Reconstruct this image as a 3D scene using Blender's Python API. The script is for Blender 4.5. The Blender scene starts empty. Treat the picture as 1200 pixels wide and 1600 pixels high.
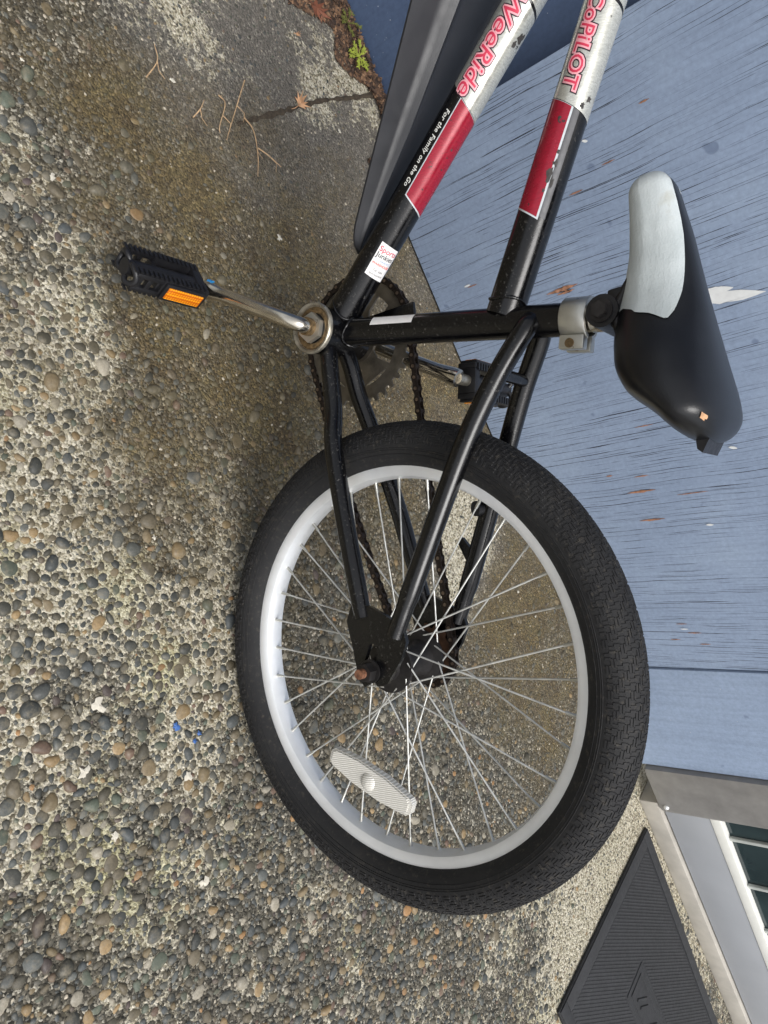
import bpy, bmesh, math, random
import numpy as np
from mathutils import Vector, Matrix
random.seed(7); rng = np.random.default_rng(7)
R_ = math.radians
scene = bpy.context.scene
col = scene.collection

# ------------------------------------------------------------------ camera
CAM = Vector((0.0, -1.0868, 0.7853))
FWD = Vector((0.29988, 0.66180, -0.68709)); RIGHT = Vector((0.85881, -0.50087, -0.10761)); DOWN = FWD.cross(RIGHT)
cd = bpy.data.cameras.new('camera'); cam = bpy.data.objects.new('camera', cd); col.objects.link(cam)
cd.sensor_fit = 'VERTICAL'; cd.sensor_height = 36.0; cd.lens = 1155.72 / 1600 * 36.0
cd.clip_start = 0.02; cd.clip_end = 200
X, Y, Z = -DOWN, -RIGHT, -FWD          # the photograph was taken with the phone turned on its side
m = Matrix((X, Y, Z)).transposed().to_4x4(); m.translation = CAM
cam.matrix_world = m
scene.camera = cam

# ------------------------------------------------------------------ sky and sun (bright overcast)
SUN_EL, SUN_AZ = R_(58), R_(150)       # azimuth measured from +Y clockwise
w = bpy.data.worlds.new('World'); scene.world = w; w.use_nodes = True
nt = w.node_tree; nt.nodes.clear()
sky = nt.nodes.new('ShaderNodeTexSky'); sky.sky_type = 'NISHITA'; sky.sun_disc = False
sky.sun_elevation = SUN_EL; sky.sun_rotation = SUN_AZ; sky.dust_density = 4.0; sky.air_density = 1.0
hsv = nt.nodes.new('ShaderNodeHueSaturation'); hsv.inputs['Saturation'].default_value = 0.22
bg = nt.nodes.new('ShaderNodeBackground'); bg.inputs['Strength'].default_value = 0.12
out = nt.nodes.new('ShaderNodeOutputWorld')
nt.links.new(sky.outputs[0], hsv.inputs['Color']); nt.links.new(hsv.outputs[0], bg.inputs['Color']); nt.links.new(bg.outputs[0], out.inputs[0])
sl = bpy.data.lights.new('sun', 'SUN'); sl.energy = 1.3; sl.angle = R_(35); sl.color = (1.0, 0.985, 0.96)
so = bpy.data.objects.new('sun', sl); col.objects.link(so)
sd = Vector((math.sin(SUN_AZ) * math.cos(SUN_EL), math.cos(SUN_AZ) * math.cos(SUN_EL), math.sin(SUN_EL)))
so.rotation_euler = sd.to_track_quat('Z', 'Y').to_euler(); so.location = sd * 5
vs = scene.view_settings; vs.view_transform = 'Standard'; vs.look = 'None'; vs.gamma = 1.0; vs.use_curve_mapping = False
vs.exposure = 0.6

# ------------------------------------------------------------------ node helpers
def srgb(r, g, b):
    f = lambda c: (c / 255 / 12.92) if c / 255 <= .04045 else ((c / 255 + .055) / 1.055) ** 2.4
    return (f(r), f(g), f(b), 1.0)
class NT:
    def __init__(s, name):
        s.m = bpy.data.materials.new(name); s.m.use_nodes = True; s.t = s.m.node_tree; s.t.nodes.clear()
        s.o = s.t.nodes.new('ShaderNodeOutputMaterial'); s.b = s.t.nodes.new('ShaderNodeBsdfPrincipled')
        s.t.links.new(s.b.outputs[0], s.o.inputs[0])
    def n(s, typ, **kw):
        nd = s.t.nodes.new('ShaderNode' + typ)
        for k, v in kw.items():
            if k in nd.inputs.keys(): s.set(nd.inputs[k], v)
            else: setattr(nd, k, v)
        return nd
    def set(s, sock, v):
        if isinstance(v, bpy.types.NodeSocket): s.t.links.new(v, sock)
        else: sock.default_value = v
    def p(s, **kw):
        for k, v in kw.items(): s.set(s.b.inputs[k.replace('_', ' ')], v)
    def coord(s, kind='Object', scale=None):
        c = s.n('TexCoord').outputs[kind]
        if scale is None: return c
        mp = s.n('Mapping'); s.t.links.new(c, mp.inputs['Vector']); mp.inputs['Scale'].default_value = scale; return mp.outputs[0]
    def noise(s, vec, scale, detail=4, rough=.55, dist=0.0):
        nd = s.n('TexNoise'); s.t.links.new(vec, nd.inputs['Vector'])
        nd.inputs['Scale'].default_value = scale; nd.inputs['Detail'].default_value = detail
        nd.inputs['Roughness'].default_value = rough; nd.inputs['Distortion'].default_value = dist
        return nd.outputs['Fac']
    def voro(s, vec, scale, out='Distance', feature='F1', rand=1.0):
        nd = s.n('TexVoronoi'); nd.feature = feature; s.t.links.new(vec, nd.inputs['Vector'])
        nd.inputs['Scale'].default_value = scale; nd.inputs['Randomness'].default_value = rand
        return nd.outputs[out]
    def ramp(s, fac, stops, interp='LINEAR'):
        nd = s.n('ValToRGB'); cr = nd.color_ramp; cr.interpolation = interp
        while len(cr.elements) < len(stops): cr.elements.new(.5)
        for e, (pos, c) in zip(cr.elements, stops):
            e.position = pos; e.color = c if hasattr(c, '__len__') else (c, c, c, 1)
        s.set(nd.inputs['Fac'], fac); return nd.outputs['Color']
    def mix(s, fac, a, b, mode='MIX'):
        nd = s.n('MixRGB'); nd.blend_type = mode
        s.set(nd.inputs[0], fac); s.set(nd.inputs[1], a); s.set(nd.inputs[2], b); return nd.outputs[0]
    def math(s, op, a, b=0.0, c=0.0, clamp=False):
        nd = s.n('Math'); nd.operation = op; nd.use_clamp = clamp
        s.set(nd.inputs[0], a); s.set(nd.inputs[1], b); s.set(nd.inputs[2], c); return nd.outputs[0]
    def bump(s, h, dist=.001, strength=1.0, normal=None):
        nd = s.n('Bump'); s.set(nd.inputs['Height'], h); nd.inputs['Distance'].default_value = dist
        nd.inputs['Strength'].default_value = strength
        if normal is not None: s.set(nd.inputs['Normal'], normal)
        s.t.links.new(nd.outputs[0], s.b.inputs['Normal']); return nd.outputs[0]

def simple(name, c, rough=.5, metal=0.0, var=.0, vscale=40, bump=0.0, bscale=200, spec=.5, coat=0.0):
    k = NT(name); v = k.coord(); colr = c
    if var:
        f = k.noise(v, vscale, 5)
        lo = tuple(x * (1 - var) for x in c[:3]) + (1,); hi = tuple(min(1, x * (1 + var)) for x in c[:3]) + (1,)
        colr = k.ramp(f, [(.3, lo), (.7, hi)])
    r2 = k.ramp(k.noise(v, vscale * 2.3, 4), [(.3, max(0, rough - .08)), (.75, min(1, rough + .1))])
    k.p(Base_Color=colr, Roughness=r2, Metallic=metal, Specular_IOR_Level=spec, Coat_Weight=coat)
    if bump: k.bump(k.noise(v, bscale, 5), .0006, bump)
    return k.m

M = {}
def mat_paint_black():
    k = NT('black_frame_paint'); v = k.coord()
    dust = k.ramp(k.noise(v, 320, 3, .7), [(.6, 0.0), (.74, 1.0)])
    big = k.ramp(k.noise(v, 25, 3), [(.35, 0.15), (.65, .9)])
    f = k.math('MULTIPLY', dust, big)
    c = k.mix(f, srgb(7, 7, 9), srgb(92, 90, 86))
    rr = k.ramp(k.noise(v, 60, 5), [(.3, .12), (.7, .27)])
    k.p(Base_Color=c, Roughness=rr, Specular_IOR_Level=.5)
    k.bump(k.noise(v, 700, 3, .7), .0003, .25); return k.m
M['frame'] = mat_paint_black()
M['chrome'] = simple('worn_chrome', srgb(205, 198, 185), .17, 1.0, .15, 60)
M['chrome_dirty'] = simple('tarnished_chrome', srgb(176, 170, 156), .33, .8, .4, 90, .3)
M['alloy'] = simple('rim_aluminium', srgb(234, 236, 238), .42, .45, .06, 30, .1, 500)
M['clampalloy'] = simple('clamp_aluminium', srgb(196, 195, 188), .34, .85, .12, 60, .2, 400)
M['spoke'] = simple('spoke_steel', srgb(206, 206, 202), .38, .55, .25, 50)
M['rust'] = simple('rusty_bolt', srgb(126, 86, 64), .7, .2, .5, 300, .6, 900)
M['gold'] = simple('greasy_brass', srgb(112, 92, 64), .5, .5, .6, 300)
M['chain'] = simple('rusty_chain_steel', srgb(46, 38, 33), .5, .55, .55, 300, .4, 900)
M['pin'] = simple('chain_pin_steel', srgb(128, 112, 98), .4, .85, .4, 300)
M['ring'] = simple('chainring_steel', srgb(104, 98, 88), .42, .6, .35, 70, .2)
M['sprock'] = simple('brown_sprocket_steel', srgb(78, 56, 42), .55, .5, .5, 120, .3)
M['hub'] = simple('dark_hub_steel', srgb(46, 44, 44), .45, .5, .4, 90, .2)
M['plastic'] = simple('black_plastic', srgb(24, 24, 27), .42, 0, .3, 60, .25, 500)
M['guard'] = simple('dark_grey_plastic', srgb(38, 39, 43), .42, 0, .12, 25, .2, 900)
M['blue'] = simple('blue_paint_dab', srgb(40, 130, 190), .5)
M['white_sticker'] = simple('white_paper_sticker', srgb(232, 230, 228), .55, 0, .05, 200)
M['ink_red'] = simple('red_ink', srgb(200, 50, 80), .5)
M['ink_black'] = simple('black_ink', srgb(40, 40, 46), .5)
M['ink_blue'] = simple('pale_blue_ink', srgb(130, 160, 200), .5)
M['ink_orange'] = simple('orange_red_ink', srgb(225, 95, 85), .5)
M['ink_white'] = simple('white_ink', srgb(228, 228, 222), .45)
M['decal_dark'] = simple('dark_outline_print', srgb(48, 34, 42), .4)
M['decal_pink'] = simple('pink_outline_print', srgb(236, 168, 176), .4)
M['decal_red'] = simple('red_letter_print', srgb(204, 56, 84), .4)
M['decal_border'] = simple('pale_border_print', srgb(190, 196, 200), .4, 0, .1, 200)
M['decal_grey'] = simple('charcoal_band_print', srgb(72, 72, 76), .35, 0, .3, 120)
def mat_decal(name, c, metal, chip, rough=.26):
    k = NT(name); v = k.coord()
    f = k.ramp(k.noise(v, 95, 4, .7), [(chip, 0.0), (chip + .02, 1.0)])
    sc = k.ramp(k.noise(k.coord('Object', (400, 60, 60)), 3, 4), [(.35, .8), (.65, 1.08)])
    base = k.mix(1.0, c, sc, 'MULTIPLY')
    k.p(Base_Color=k.mix(f, base, srgb(52, 50, 50)), Metallic=metal, Roughness=k.ramp(k.noise(v, 90, 4), [(.3, rough - .08), (.75, rough + .14)]))
    k.bump(f, .0003, -.4); return k.m
M['decal_silver'] = mat_decal('silver_decal_film', srgb(200, 200, 192), .55, .70)
M['decal_film_red'] = mat_decal('red_decal_film', srgb(150, 24, 46), .1, .665, .22)

def mat_tyre():
    k = NT('tyre_rubber'); v = k.coord()
    c = k.ramp(k.noise(v, 14, 5, .65), [(.3, srgb(26, 26, 28)), (.6, srgb(36, 36, 37)), (.8, srgb(50, 48, 46))])
    c = k.mix(k.ramp(k.noise(v, 160, 4, .75), [(.55, 0.0), (.75, .5)]), c, srgb(92, 86, 76))
    k.p(Base_Color=c, Roughness=.72, Specular_IOR_Level=.35); k.bump(k.noise(v, 420, 4), .0005, .35); return k.m
M['tyre'] = mat_tyre()
def mat_saddle():
    k = NT('black_saddle_vinyl'); v = k.coord()
    c = k.ramp(k.noise(v, 30, 4), [(.3, srgb(13, 14, 17)), (.75, srgb(22, 23, 27))])
    k.p(Base_Color=c, Roughness=.33, Specular_IOR_Level=.5)
    k.bump(k.voro(v, 900), .0002, .35); return k.m
M['saddle'] = mat_saddle()
def mat_panel():
    k = NT('pale_grey_vinyl'); v = k.coord()
    c = k.ramp(k.noise(v, 35, 5), [(.3, srgb(184, 192, 193)), (.6, srgb(200, 207, 208)), (.85, srgb(176, 175, 162))])
    k.p(Base_Color=c, Roughness=.55)
    wr = k.noise(k.coord('Object', (18, 10, 60)), 1.6, 3)
    b1 = k.bump(wr, .0022, .3); b2 = k.bump(k.voro(v, 700), .0003, .5, b1); return k.m
M['panel'] = mat_panel()
def mat_reflector(name, c, c2):
    k = NT(name); v = k.coord()
    q = k.voro(v, 330, 'Distance', 'F1', 0.0)
    k.p(Base_Color=k.mix(k.ramp(q, [(.2, 0.0), (.6, 1.0)]), c, c2), Roughness=.18, Coat_Weight=.8, Specular_IOR_Level=.7)
    k.bump(q, .0008, .6); return k.m
M['amber'] = mat_reflector('amber_reflector', srgb(255, 168, 20), srgb(196, 96, 4))
def mat_clear():
    k = NT('clear_reflector_plastic'); v = k.coord()
    wv = k.n('TexWave'); k.t.links.new(v, wv.inputs['Vector']); wv.inputs['Scale'].default_value = 150; wv.bands_direction = 'X'
    k.p(Base_Color=k.ramp(wv.outputs['Fac'], [(.1, srgb(206, 202, 192)), (.8, srgb(240, 238, 232))]), Roughness=.22, Coat_Weight=.7, Transmission_Weight=.08)
    k.bump(wv.outputs['Fac'], .0006, .6); return k.m
M['clear'] = mat_clear()

def mat_wall(name, c0, c1, c2, crack=1.0):
    k = NT(name); v = k.coord()
    base = k.ramp(k.noise(v, 5, 5, .6), [(.3, c0), (.52, c1), (.75, c2)])
    fine = k.ramp(k.noise(v, 160, 4, .65), [(.25, .86), (.75, 1.1)])
    base = k.mix(1.0, base, fine, 'MULTIPLY')
    gr = k.noise(k.coord('Object', (150, 150, 3)), 1.0, 3, .6)
    base = k.mix(1.0, base, k.ramp(gr, [(.3, .93), (.6, 1.03)]), 'MULTIPLY')
    # fine vertical checks in the plywood face: thin lines at random places, each broken along its length
    sx = k.n('SeparateXYZ'); k.t.links.new(v, sx.inputs[0]); wob = k.noise(k.coord('Object', (2, 2, 4)), 1.0, 2, .4)
    region = k.ramp(k.noise(k.coord('Object', (4, 4, 3)), 1.0, 3), [(.34, 0.0), (.52, 1.0)] if crack > .9 else [(.5, 0.0), (.7, 1.0)])
    def checks(freq, wmax, thr, zf, seed):
        c = k.math('ADD', k.math('MULTIPLY', sx.outputs[0], freq), k.math('MULTIPLY', wob, freq * .018)); c = k.math('ADD', c, seed)
        idn = k.math('FLOOR', c); fr = k.math('FRACT', c)
        wn = k.n('TexWhiteNoise'); wn.noise_dimensions = '1D'; k.set(wn.inputs['W'], idn)
        d = k.math('ABSOLUTE', k.math('SUBTRACT', fr, k.math('ADD', k.math('MULTIPLY', wn.outputs[0], .6), .2)))
        cb = k.n('CombineXYZ'); k.set(cb.inputs[0], k.math('MULTIPLY', idn, 3.17)); k.set(cb.inputs[1], k.math('MULTIPLY', sx.outputs[2], zf)); k.set(cb.inputs[2], seed)
        msk = k.ramp(k.noise(cb.outputs[0], 1.0, 3, .6), [(thr, 0.0), (thr + .16, 1.0)])
        msk = k.math('MULTIPLY', msk, region); wd = k.math('MULTIPLY', msk, wmax * freq)
        return k.math('MULTIPLY', k.math('LESS_THAN', d, wd), k.math('GREATER_THAN', msk, .02))
    ck = k.math('MAXIMUM', checks(150, .00038 * crack, .47, 9, 3.3), checks(62, .0009 * crack, .52, 6, 17.1))
    ck = k.math('MAXIMUM', ck, checks(95, .00055 * crack, .49, 12, 41.7))
    # darker weathered spots and little white flecks
    spot = k.ramp(k.noise(v, 26, 2), [(.70, 0.0), (.74, .45)])
    base = k.mix(spot, base, srgb(74, 90, 120))
    fl = k.ramp(k.noise(v, 210, 2), [(.76, 0.0), (.78, 1.0)])
    base = k.mix(fl, base, srgb(196, 200, 204))
    base = k.mix(ck, base, srgb(40, 42, 50))
    k.p(Base_Color=base, Roughness=.62, Specular_IOR_Level=.4)
    h = k.math('SUBTRACT', k.math('MULTIPLY', gr, .35), ck)
    k.bump(h, .0012, .5); return k.m
M['ply'] = mat_wall('weathered_blue_plywood', srgb(134, 150, 175), srgb(142, 158, 183), srgb(152, 168, 191))
M['trim'] = mat_wall('blue_trim_paint', srgb(144, 161, 187), srgb(150, 167, 193), srgb(157, 174, 199), .3)
M['dark_wall'] = mat_wall('dark_blue_wall', srgb(66, 81, 108), srgb(72, 88, 116), srgb(80, 96, 124), .45)  # darker blue colour for the recessed wall and panel return
M['bare'] = simple('bare_splintered_wood', srgb(150, 108, 84), .8, 0, .5, 130, .6, 500)
M['primer'] = simple('white_filler', srgb(214, 216, 216), .7, 0, .08, 60, .3)
M['jamb'] = simple('scuffed_grey_metal', srgb(146, 144, 142), .45, .25, .14, 30, .25, 600)
M['rail'] = simple('pale_grey_door_paint', srgb(158, 161, 166), .5, 0, .05, 8)
M['white'] = simple('white_glazing_strip', srgb(226, 226, 220), .45, 0, .04, 30)
M['bar'] = simple('dull_white_bar', srgb(186, 190, 186), .5, 0, .06, 30)
M['sill'] = simple('weathered_beige_sill', srgb(174, 169, 160), .7, 0, .15, 20, .3)
def mat_glass():
    k = NT('dark_door_glass'); v = k.coord()
    k.p(Base_Color=k.ramp(k.noise(v, 6, 3), [(.35, srgb(30, 42, 45)), (.7, srgb(52, 66, 68))]), Roughness=.06, Specular_IOR_Level=.6); return k.m
M['glass'] = mat_glass()
M['mat'] = simple('black_rubber_mat', srgb(40, 41, 44), .7, 0, .2, 60, .6, 700)
M['soil'] = simple('dark_soil', srgb(58, 46, 38), .95, 0, .5, 180, 1.0, 400)
M['joint'] = simple('joint_dirt', srgb(66, 57, 46), .95, 0, .5, 180, 1.0, 400)
M['leaf'] = simple('dry_leaf', srgb(188, 146, 110), .7, 0, .3, 120)
M['leaf_red'] = simple('rusty_leaf', srgb(112, 66, 46), .75, 0, .35, 120)
M['weed'] = simple('fresh_green_weed', srgb(150, 160, 62), .55, 0, .3, 90)
M['moss'] = simple('dull_green_moss', srgb(92, 96, 40), .8, 0, .4, 150)
M['twig'] = simple('dry_rootlet', srgb(178, 150, 116), .8, 0, .3, 150)
M['drop'] = simple('white_dropping', srgb(196, 190, 176), .85, 0, .15, 200)

def mat_ground():
    k = NT('aggregate_concrete'); v = k.coord()
    z = k.n('Attribute'); z.attribute_name = 'zone'
    sep = k.n('SeparateColor'); k.t.links.new(z.outputs['Color'], sep.inputs[0])
    coarse, moss, cream = sep.outputs[0], sep.outputs[1], sep.outputs[2]
    sand = k.voro(v, 330, 'Color'); sv = k.n('SeparateColor'); k.t.links.new(sand, sv.inputs[0])
    sandc = k.ramp(sv.outputs[0], [(.0, srgb(38, 37, 31)), (.3, srgb(72, 68, 58)), (.62, srgb(98, 93, 82)), (.86, srgb(132, 126, 112)), (1, srgb(196, 190, 174))])
    crm = k.ramp(sv.outputs[1], [(.0, srgb(92, 84, 68)), (.3, srgb(172, 163, 138)), (1, srgb(226, 219, 200))])
    crm = k.mix(k.math('MULTIPLY', coarse, k.ramp(k.noise(v, 7, 2), [(.5, 0.0), (.68, .6)])), crm, k.mix(1.0, crm, srgb(232, 236, 190), 'MULTIPLY'))
    n5 = k.noise(v, 34, 4, .7); n6 = k.noise(v, 110, 3, .7)
    cf = k.math('ADD', k.math('ADD', cream, -.5), k.math('ADD', k.math('MULTIPLY', n5, .9), k.math('MULTIPLY', n6, .9)))
    cf = k.math('ADD', cf, k.math('MULTIPLY', k.math('SUBTRACT', k.noise(v, 9, 3), .5), 1.1))
    cfm = k.ramp(cf, [(.85, 0.0), (.98, 1.0)])
    worn = k.mix(1.0, srgb(132, 126, 118), k.ramp(k.noise(v, 45, 4, .7), [(.3, .7), (.7, 1.15)]), 'MULTIPLY')
    sandc = k.mix(k.ramp(coarse, [(.04, .62), (.22, 0.0)]), sandc, worn)
    c = k.mix(cfm, sandc, crm)
    mf = k.math('ADD', k.math('ADD', moss, -.4), k.math('MULTIPLY', k.noise(v, 12, 4, .7), 1.0))
    mfm = k.ramp(mf, [(.32, 0.0), (.85, .92)])
    mc = k.ramp(k.noise(v, 22, 5, .6), [(.3, srgb(84, 70, 48)), (.5, srgb(104, 90, 60)), (.75, srgb(112, 101, 68))])
    c2 = k.mix(.72, mc, k.mix(1.0, mc, k.ramp(sv.outputs[2], [(0, .45), (.7, 1.1), (1, 2.2)]), 'MULTIPLY'))
    c = k.mix(mfm, c, c2)
    dk = k.ramp(k.noise(v, 240, 3, .7), [(.34, .5), (.5, 1.0)])
    c = k.mix(1.0, c, dk, 'MULTIPLY')
    k.p(Base_Color=c, Roughness=k.ramp(k.noise(v, 60, 4), [(.3, .55), (.7, .85)]), Specular_IOR_Level=.4)
    h = k.math('ADD', k.math('MULTIPLY', k.noise(v, 260, 5, .7), 1.0), k.math('MULTIPLY', k.voro(v, 330), -.6))
    b1 = k.bump(k.noise(v, 60, 5), .006, .5)
    k.bump(h, .005, .9, b1); return k.m
M['ground'] = mat_ground()
def mat_stone(kind):
    k = NT('pebble_' + kind); v = k.coord('Object') if kind == 'single' else k.coord()
    if kind == 'single':
        oi = k.n('ObjectInfo'); base = oi.outputs['Color']; g = k.n('NewGeometry').outputs['Position']
    else:
        a = k.n('Attribute'); a.attribute_name = 'stone'; base = a.outputs['Color']; g = v
    f = k.ramp(k.noise(g, 330, 5, .7), [(.25, .62), (.55, 1.0), (.8, 1.4)])
    c = k.mix(1.0, base, f, 'MULTIPLY')
    film = k.ramp(k.noise(g, 60, 5, .75), [(.5, 0.0), (.7, .6)])
    c = k.mix(film, c, srgb(134, 124, 104))
    k.p(Base_Color=c, Roughness=k.ramp(k.noise(g, 130, 3), [(.3, .34), (.7, .7)]), Specular_IOR_Level=.4)
    k.bump(k.noise(g, 900, 4), .0006, .4); return k.m
M['stone1'] = mat_stone('single'); M['stone'] = mat_stone('mass')

# ------------------------------------------------------------------ mesh helpers
class MB:
    def __init__(s): s.v = []; s.f = []
    def add(s, vs, fs):
        o = len(s.v); s.v += [tuple(x) for x in vs]; s.f += [tuple(i + o for i in q) for q in fs]; return s
    def box(s, lo, hi, bev=0.0):
        bm = bmesh.new(); bmesh.ops.create_cube(bm, size=1.0)
        for q in bm.verts: q.co = Vector([lo[i] + (q.co[i] + .5) * (hi[i] - lo[i]) for i in range(3)])
        if bev: bmesh.ops.bevel(bm, geom=bm.edges[:], offset=bev, segments=2, profile=.6, affect='EDGES')
        return s.bm(bm)
    def bm(s, bm):
        bm.verts.index_update(); s.add([q.co.copy() for q in bm.verts], [[q.index for q in fc.verts] for fc in bm.faces]); bm.free(); return s
    def tube(s, pts, rad, seg=24, cap=True, flat=None):
        pts = [Vector(q) for q in pts]; n = len(pts); rad = rad if hasattr(rad, '__len__') else [rad] * n
        T = [(pts[min(i + 1, n - 1)] - pts[max(i - 1, 0)]).normalized() for i in range(n)]
        a = Vector((0, 1, 0)) if abs(T[0].y) < .9 else Vector((1, 0, 0))
        u = (a - T[0] * a.dot(T[0])).normalized(); vs = []
        for i in range(n):
            u = (u - T[i] * u.dot(T[i])).normalized(); ww = T[i].cross(u)
            fu, fw = flat[i] if flat else (1, 1)
            for j in range(seg):
                t = 2 * math.pi * j / seg; vs.append(pts[i] + (u * math.cos(t) * fu + ww * math.sin(t) * fw) * rad[i])
        fs = [(i * seg + j, i * seg + (j + 1) % seg, (i + 1) * seg + (j + 1) % seg, (i + 1) * seg + j) for i in range(n - 1) for j in range(seg)]
        if cap: fs += [tuple(range(seg))[::-1], tuple((n - 1) * seg + j for j in range(seg))]
        return s.add(vs, fs)
    def lathe(s, prof, axis='y', seg=64, closed=False, c=(0, 0, 0)):   # prof: (radius, along)
        vs = []; n = len(prof)
        for j in range(seg):
            t = 2 * math.pi * j / seg
            for r, a in prof:
                vs.append(Vector(c) + Vector((r * math.cos(t), a, r * math.sin(t))))
        fs = []; m_ = n if closed else n - 1
        for j in range(seg):
            for i in range(m_):
                i2 = (i + 1) % n; j2 = (j + 1) % seg
                fs.append((j * n + i, j * n + i2, j2 * n + i2, j2 * n + i))
        return s.add(vs, fs)
    def prism(s, poly, y0, y1):      # poly in (x, z), extruded along y
        n = len(poly); vs = [(x, y0, z) for x, z in poly] + [(x, y1, z) for x, z in poly]
        fs = [tuple(range(n)), tuple(range(2 * n - 1, n - 1, -1))] + [(i, i + n, (i + 1) % n + n, (i + 1) % n) for i in range(n)]
        return s.add(vs, fs)
    def mesh(s, name, smooth=None):
        me = bpy.data.meshes.new(name); me.from_pydata([tuple(q) for q in s.v], [], s.f)
        bm = bmesh.new(); bm.from_mesh(me); bmesh.ops.recalc_face_normals(bm, faces=bm.faces[:]); bm.to_mesh(me); bm.free()
        if smooth is not None:
            me.polygons.foreach_set('use_smooth', [True] * len(me.polygons))
            if smooth < 180: me.set_sharp_from_angle(angle=R_(smooth))
        me.update(); return me
def link(name, me, mat, parent=None, loc=None, kind=None, label=None, cat=None, group=None):
    o = bpy.data.objects.new(name, me); col.objects.link(o)
    if me is not None and mat is not None and len(me.materials) == 0: me.materials.append(mat)
    if parent: o.parent = parent
    if loc is not None: o.location = loc
    if kind: o['kind'] = kind
    if label: o['label'] = label
    if cat: o['category'] = cat
    if group: o['group'] = group
    return o
def cat(pts, n=8):      # Catmull-Rom
    P = [Vector(p) for p in pts]; P = [2 * P[0] - P[1]] + P + [2 * P[-1] - P[-2]]; o = []
    for i in range(1, len(P) - 2):
        for k in range(n):
            t = k / n; a, b, c, d = P[i - 1], P[i], P[i + 1], P[i + 2]
            o.append(.5 * ((2 * b) + (c - a) * t + (2 * a - 5 * b + 4 * c - d) * t * t + (-a + 3 * b - 3 * c + d) * t ** 3))
    o.append(P[-2]); return o

# ------------------------------------------------------------------ ground
CP = np.array([(-0.373,-0.496,0.25,0.4,0.2),(-0.299,-0.457,0.2,0.8,0.05),(-0.281,-0.315,0.05,0.5,0.1),(-0.375,-0.308,0.1,0.1,0.6),(-0.362,-0.225,0.05,0.1,0.5),(-0.271,-0.083,0,0,0.6),(-0.322,-0.135,0,0.1,0.2),(-0.242,-0.005,0,0.1,0.5),(-0.187,-0.257,0.05,0.4,0.05),(-0.114,-0.131,0.05,0.4,0.1),(-0.044,-0.244,0.1,0.7,0),(-0.170,-0.390,0.15,0.8,0.05),(-0.199,-0.522,0.6,0.5,0.4),(-0.199,-0.615,0.9,0.2,0.6),(-0.291,-0.556,0.7,0.3,0.4),(-0.044,-0.529,0.4,0.7,0.15),(-0.083,-0.641,0.8,0.3,0.7),(0.024,-0.742,0.8,0.3,0.8),(0.088,-0.616,0.5,0.6,0.4),(0.093,-0.451,0.3,0.8,0.1),(0.219,-0.621,0.6,0.5,0.5),(0.152,-0.793,0.8,0.2,0.8),(0.300,-0.708,0.9,0.2,0.7),(0.290,-0.882,1,0.1,0.6),(0.422,-0.790,1,0.15,0.6),(0.422,-0.967,1,0.15,0.4),(0.610,-0.810,1,0.1,0.4),(0.856,-0.713,0.9,0.1,0.35),(0.557,-0.975,0.95,0.15,0.4),(1.041,-0.573,0.6,0.05,0.4),(1.153,-0.549,0.4,0.05,0.5),(1.247,-0.352,0.1,0,0.85),(1.234,-0.133,0.1,0,0.9),(0.630,-0.510,0.7,0.2,0.2),(0.637,-0.629,0.8,0.2,0.3),(0.492,-0.598,0.7,0.3,0.2),(0.386,-0.522,0.6,0.4,0.2),(0.357,-0.305,0.3,0.6,0.1),(0.658,-0.143,0.15,0.8,0.1),(0.860,-0.171,0.2,0.6,0.1),(0.484,-0.199,0,0.1,0.8),(0.850,-0.421,0.4,0.3,0.2),(0.021,-0.091,0.1,0.6,0.1),(0.228,-0.088,0.1,0.7,0.05),(0.078,-0.015,0.1,0.3,0.1)])
def zone(x, y):
    x = np.asarray(x, float); y = np.asarray(y, float)
    d2 = (x[:, None] - CP[:, 0]) ** 2 + (y[:, None] - CP[:, 1]) ** 2
    wgt = 1 / (d2 + .0012) ** 1.6
    return (wgt @ CP[:, 2:]) / wgt.sum(1)[:, None]
def build_ground():
    xs = np.concatenate([[-15, -6, -2.5, -1.2], np.arange(-.6, 2.2001, .0125), [3, 6, 15]])
    ys = np.concatenate([[-15, -6, -2.5, -1.6], np.arange(-1.3, .3001, .0125), [1, 3, 8]])
    gx, gy = np.meshgrid(xs, ys); n = gx.size; nx = len(xs); ny = len(ys)
    co = np.stack([gx.ravel(), gy.ravel(), np.zeros(n)], 1)
    idx = np.arange(n).reshape(ny, nx)
    fc = np.stack([idx[:-1, :-1], idx[:-1, 1:], idx[1:, 1:], idx[1:, :-1]], -1).reshape(-1, 4)
    me = bpy.data.meshes.new('ground'); me.from_pydata(co.tolist(), [], fc.tolist())
    zc = zone(co[:, 0], co[:, 1]); ca = me.color_attributes.new('zone', 'FLOAT_COLOR', 'POINT')
    ca.data.foreach_set('color', np.concatenate([zc, np.ones((n, 1))], 1).astype(np.float32).ravel())
    return link('ground', me, M['ground'], kind='structure')
ground = build_ground()

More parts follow.
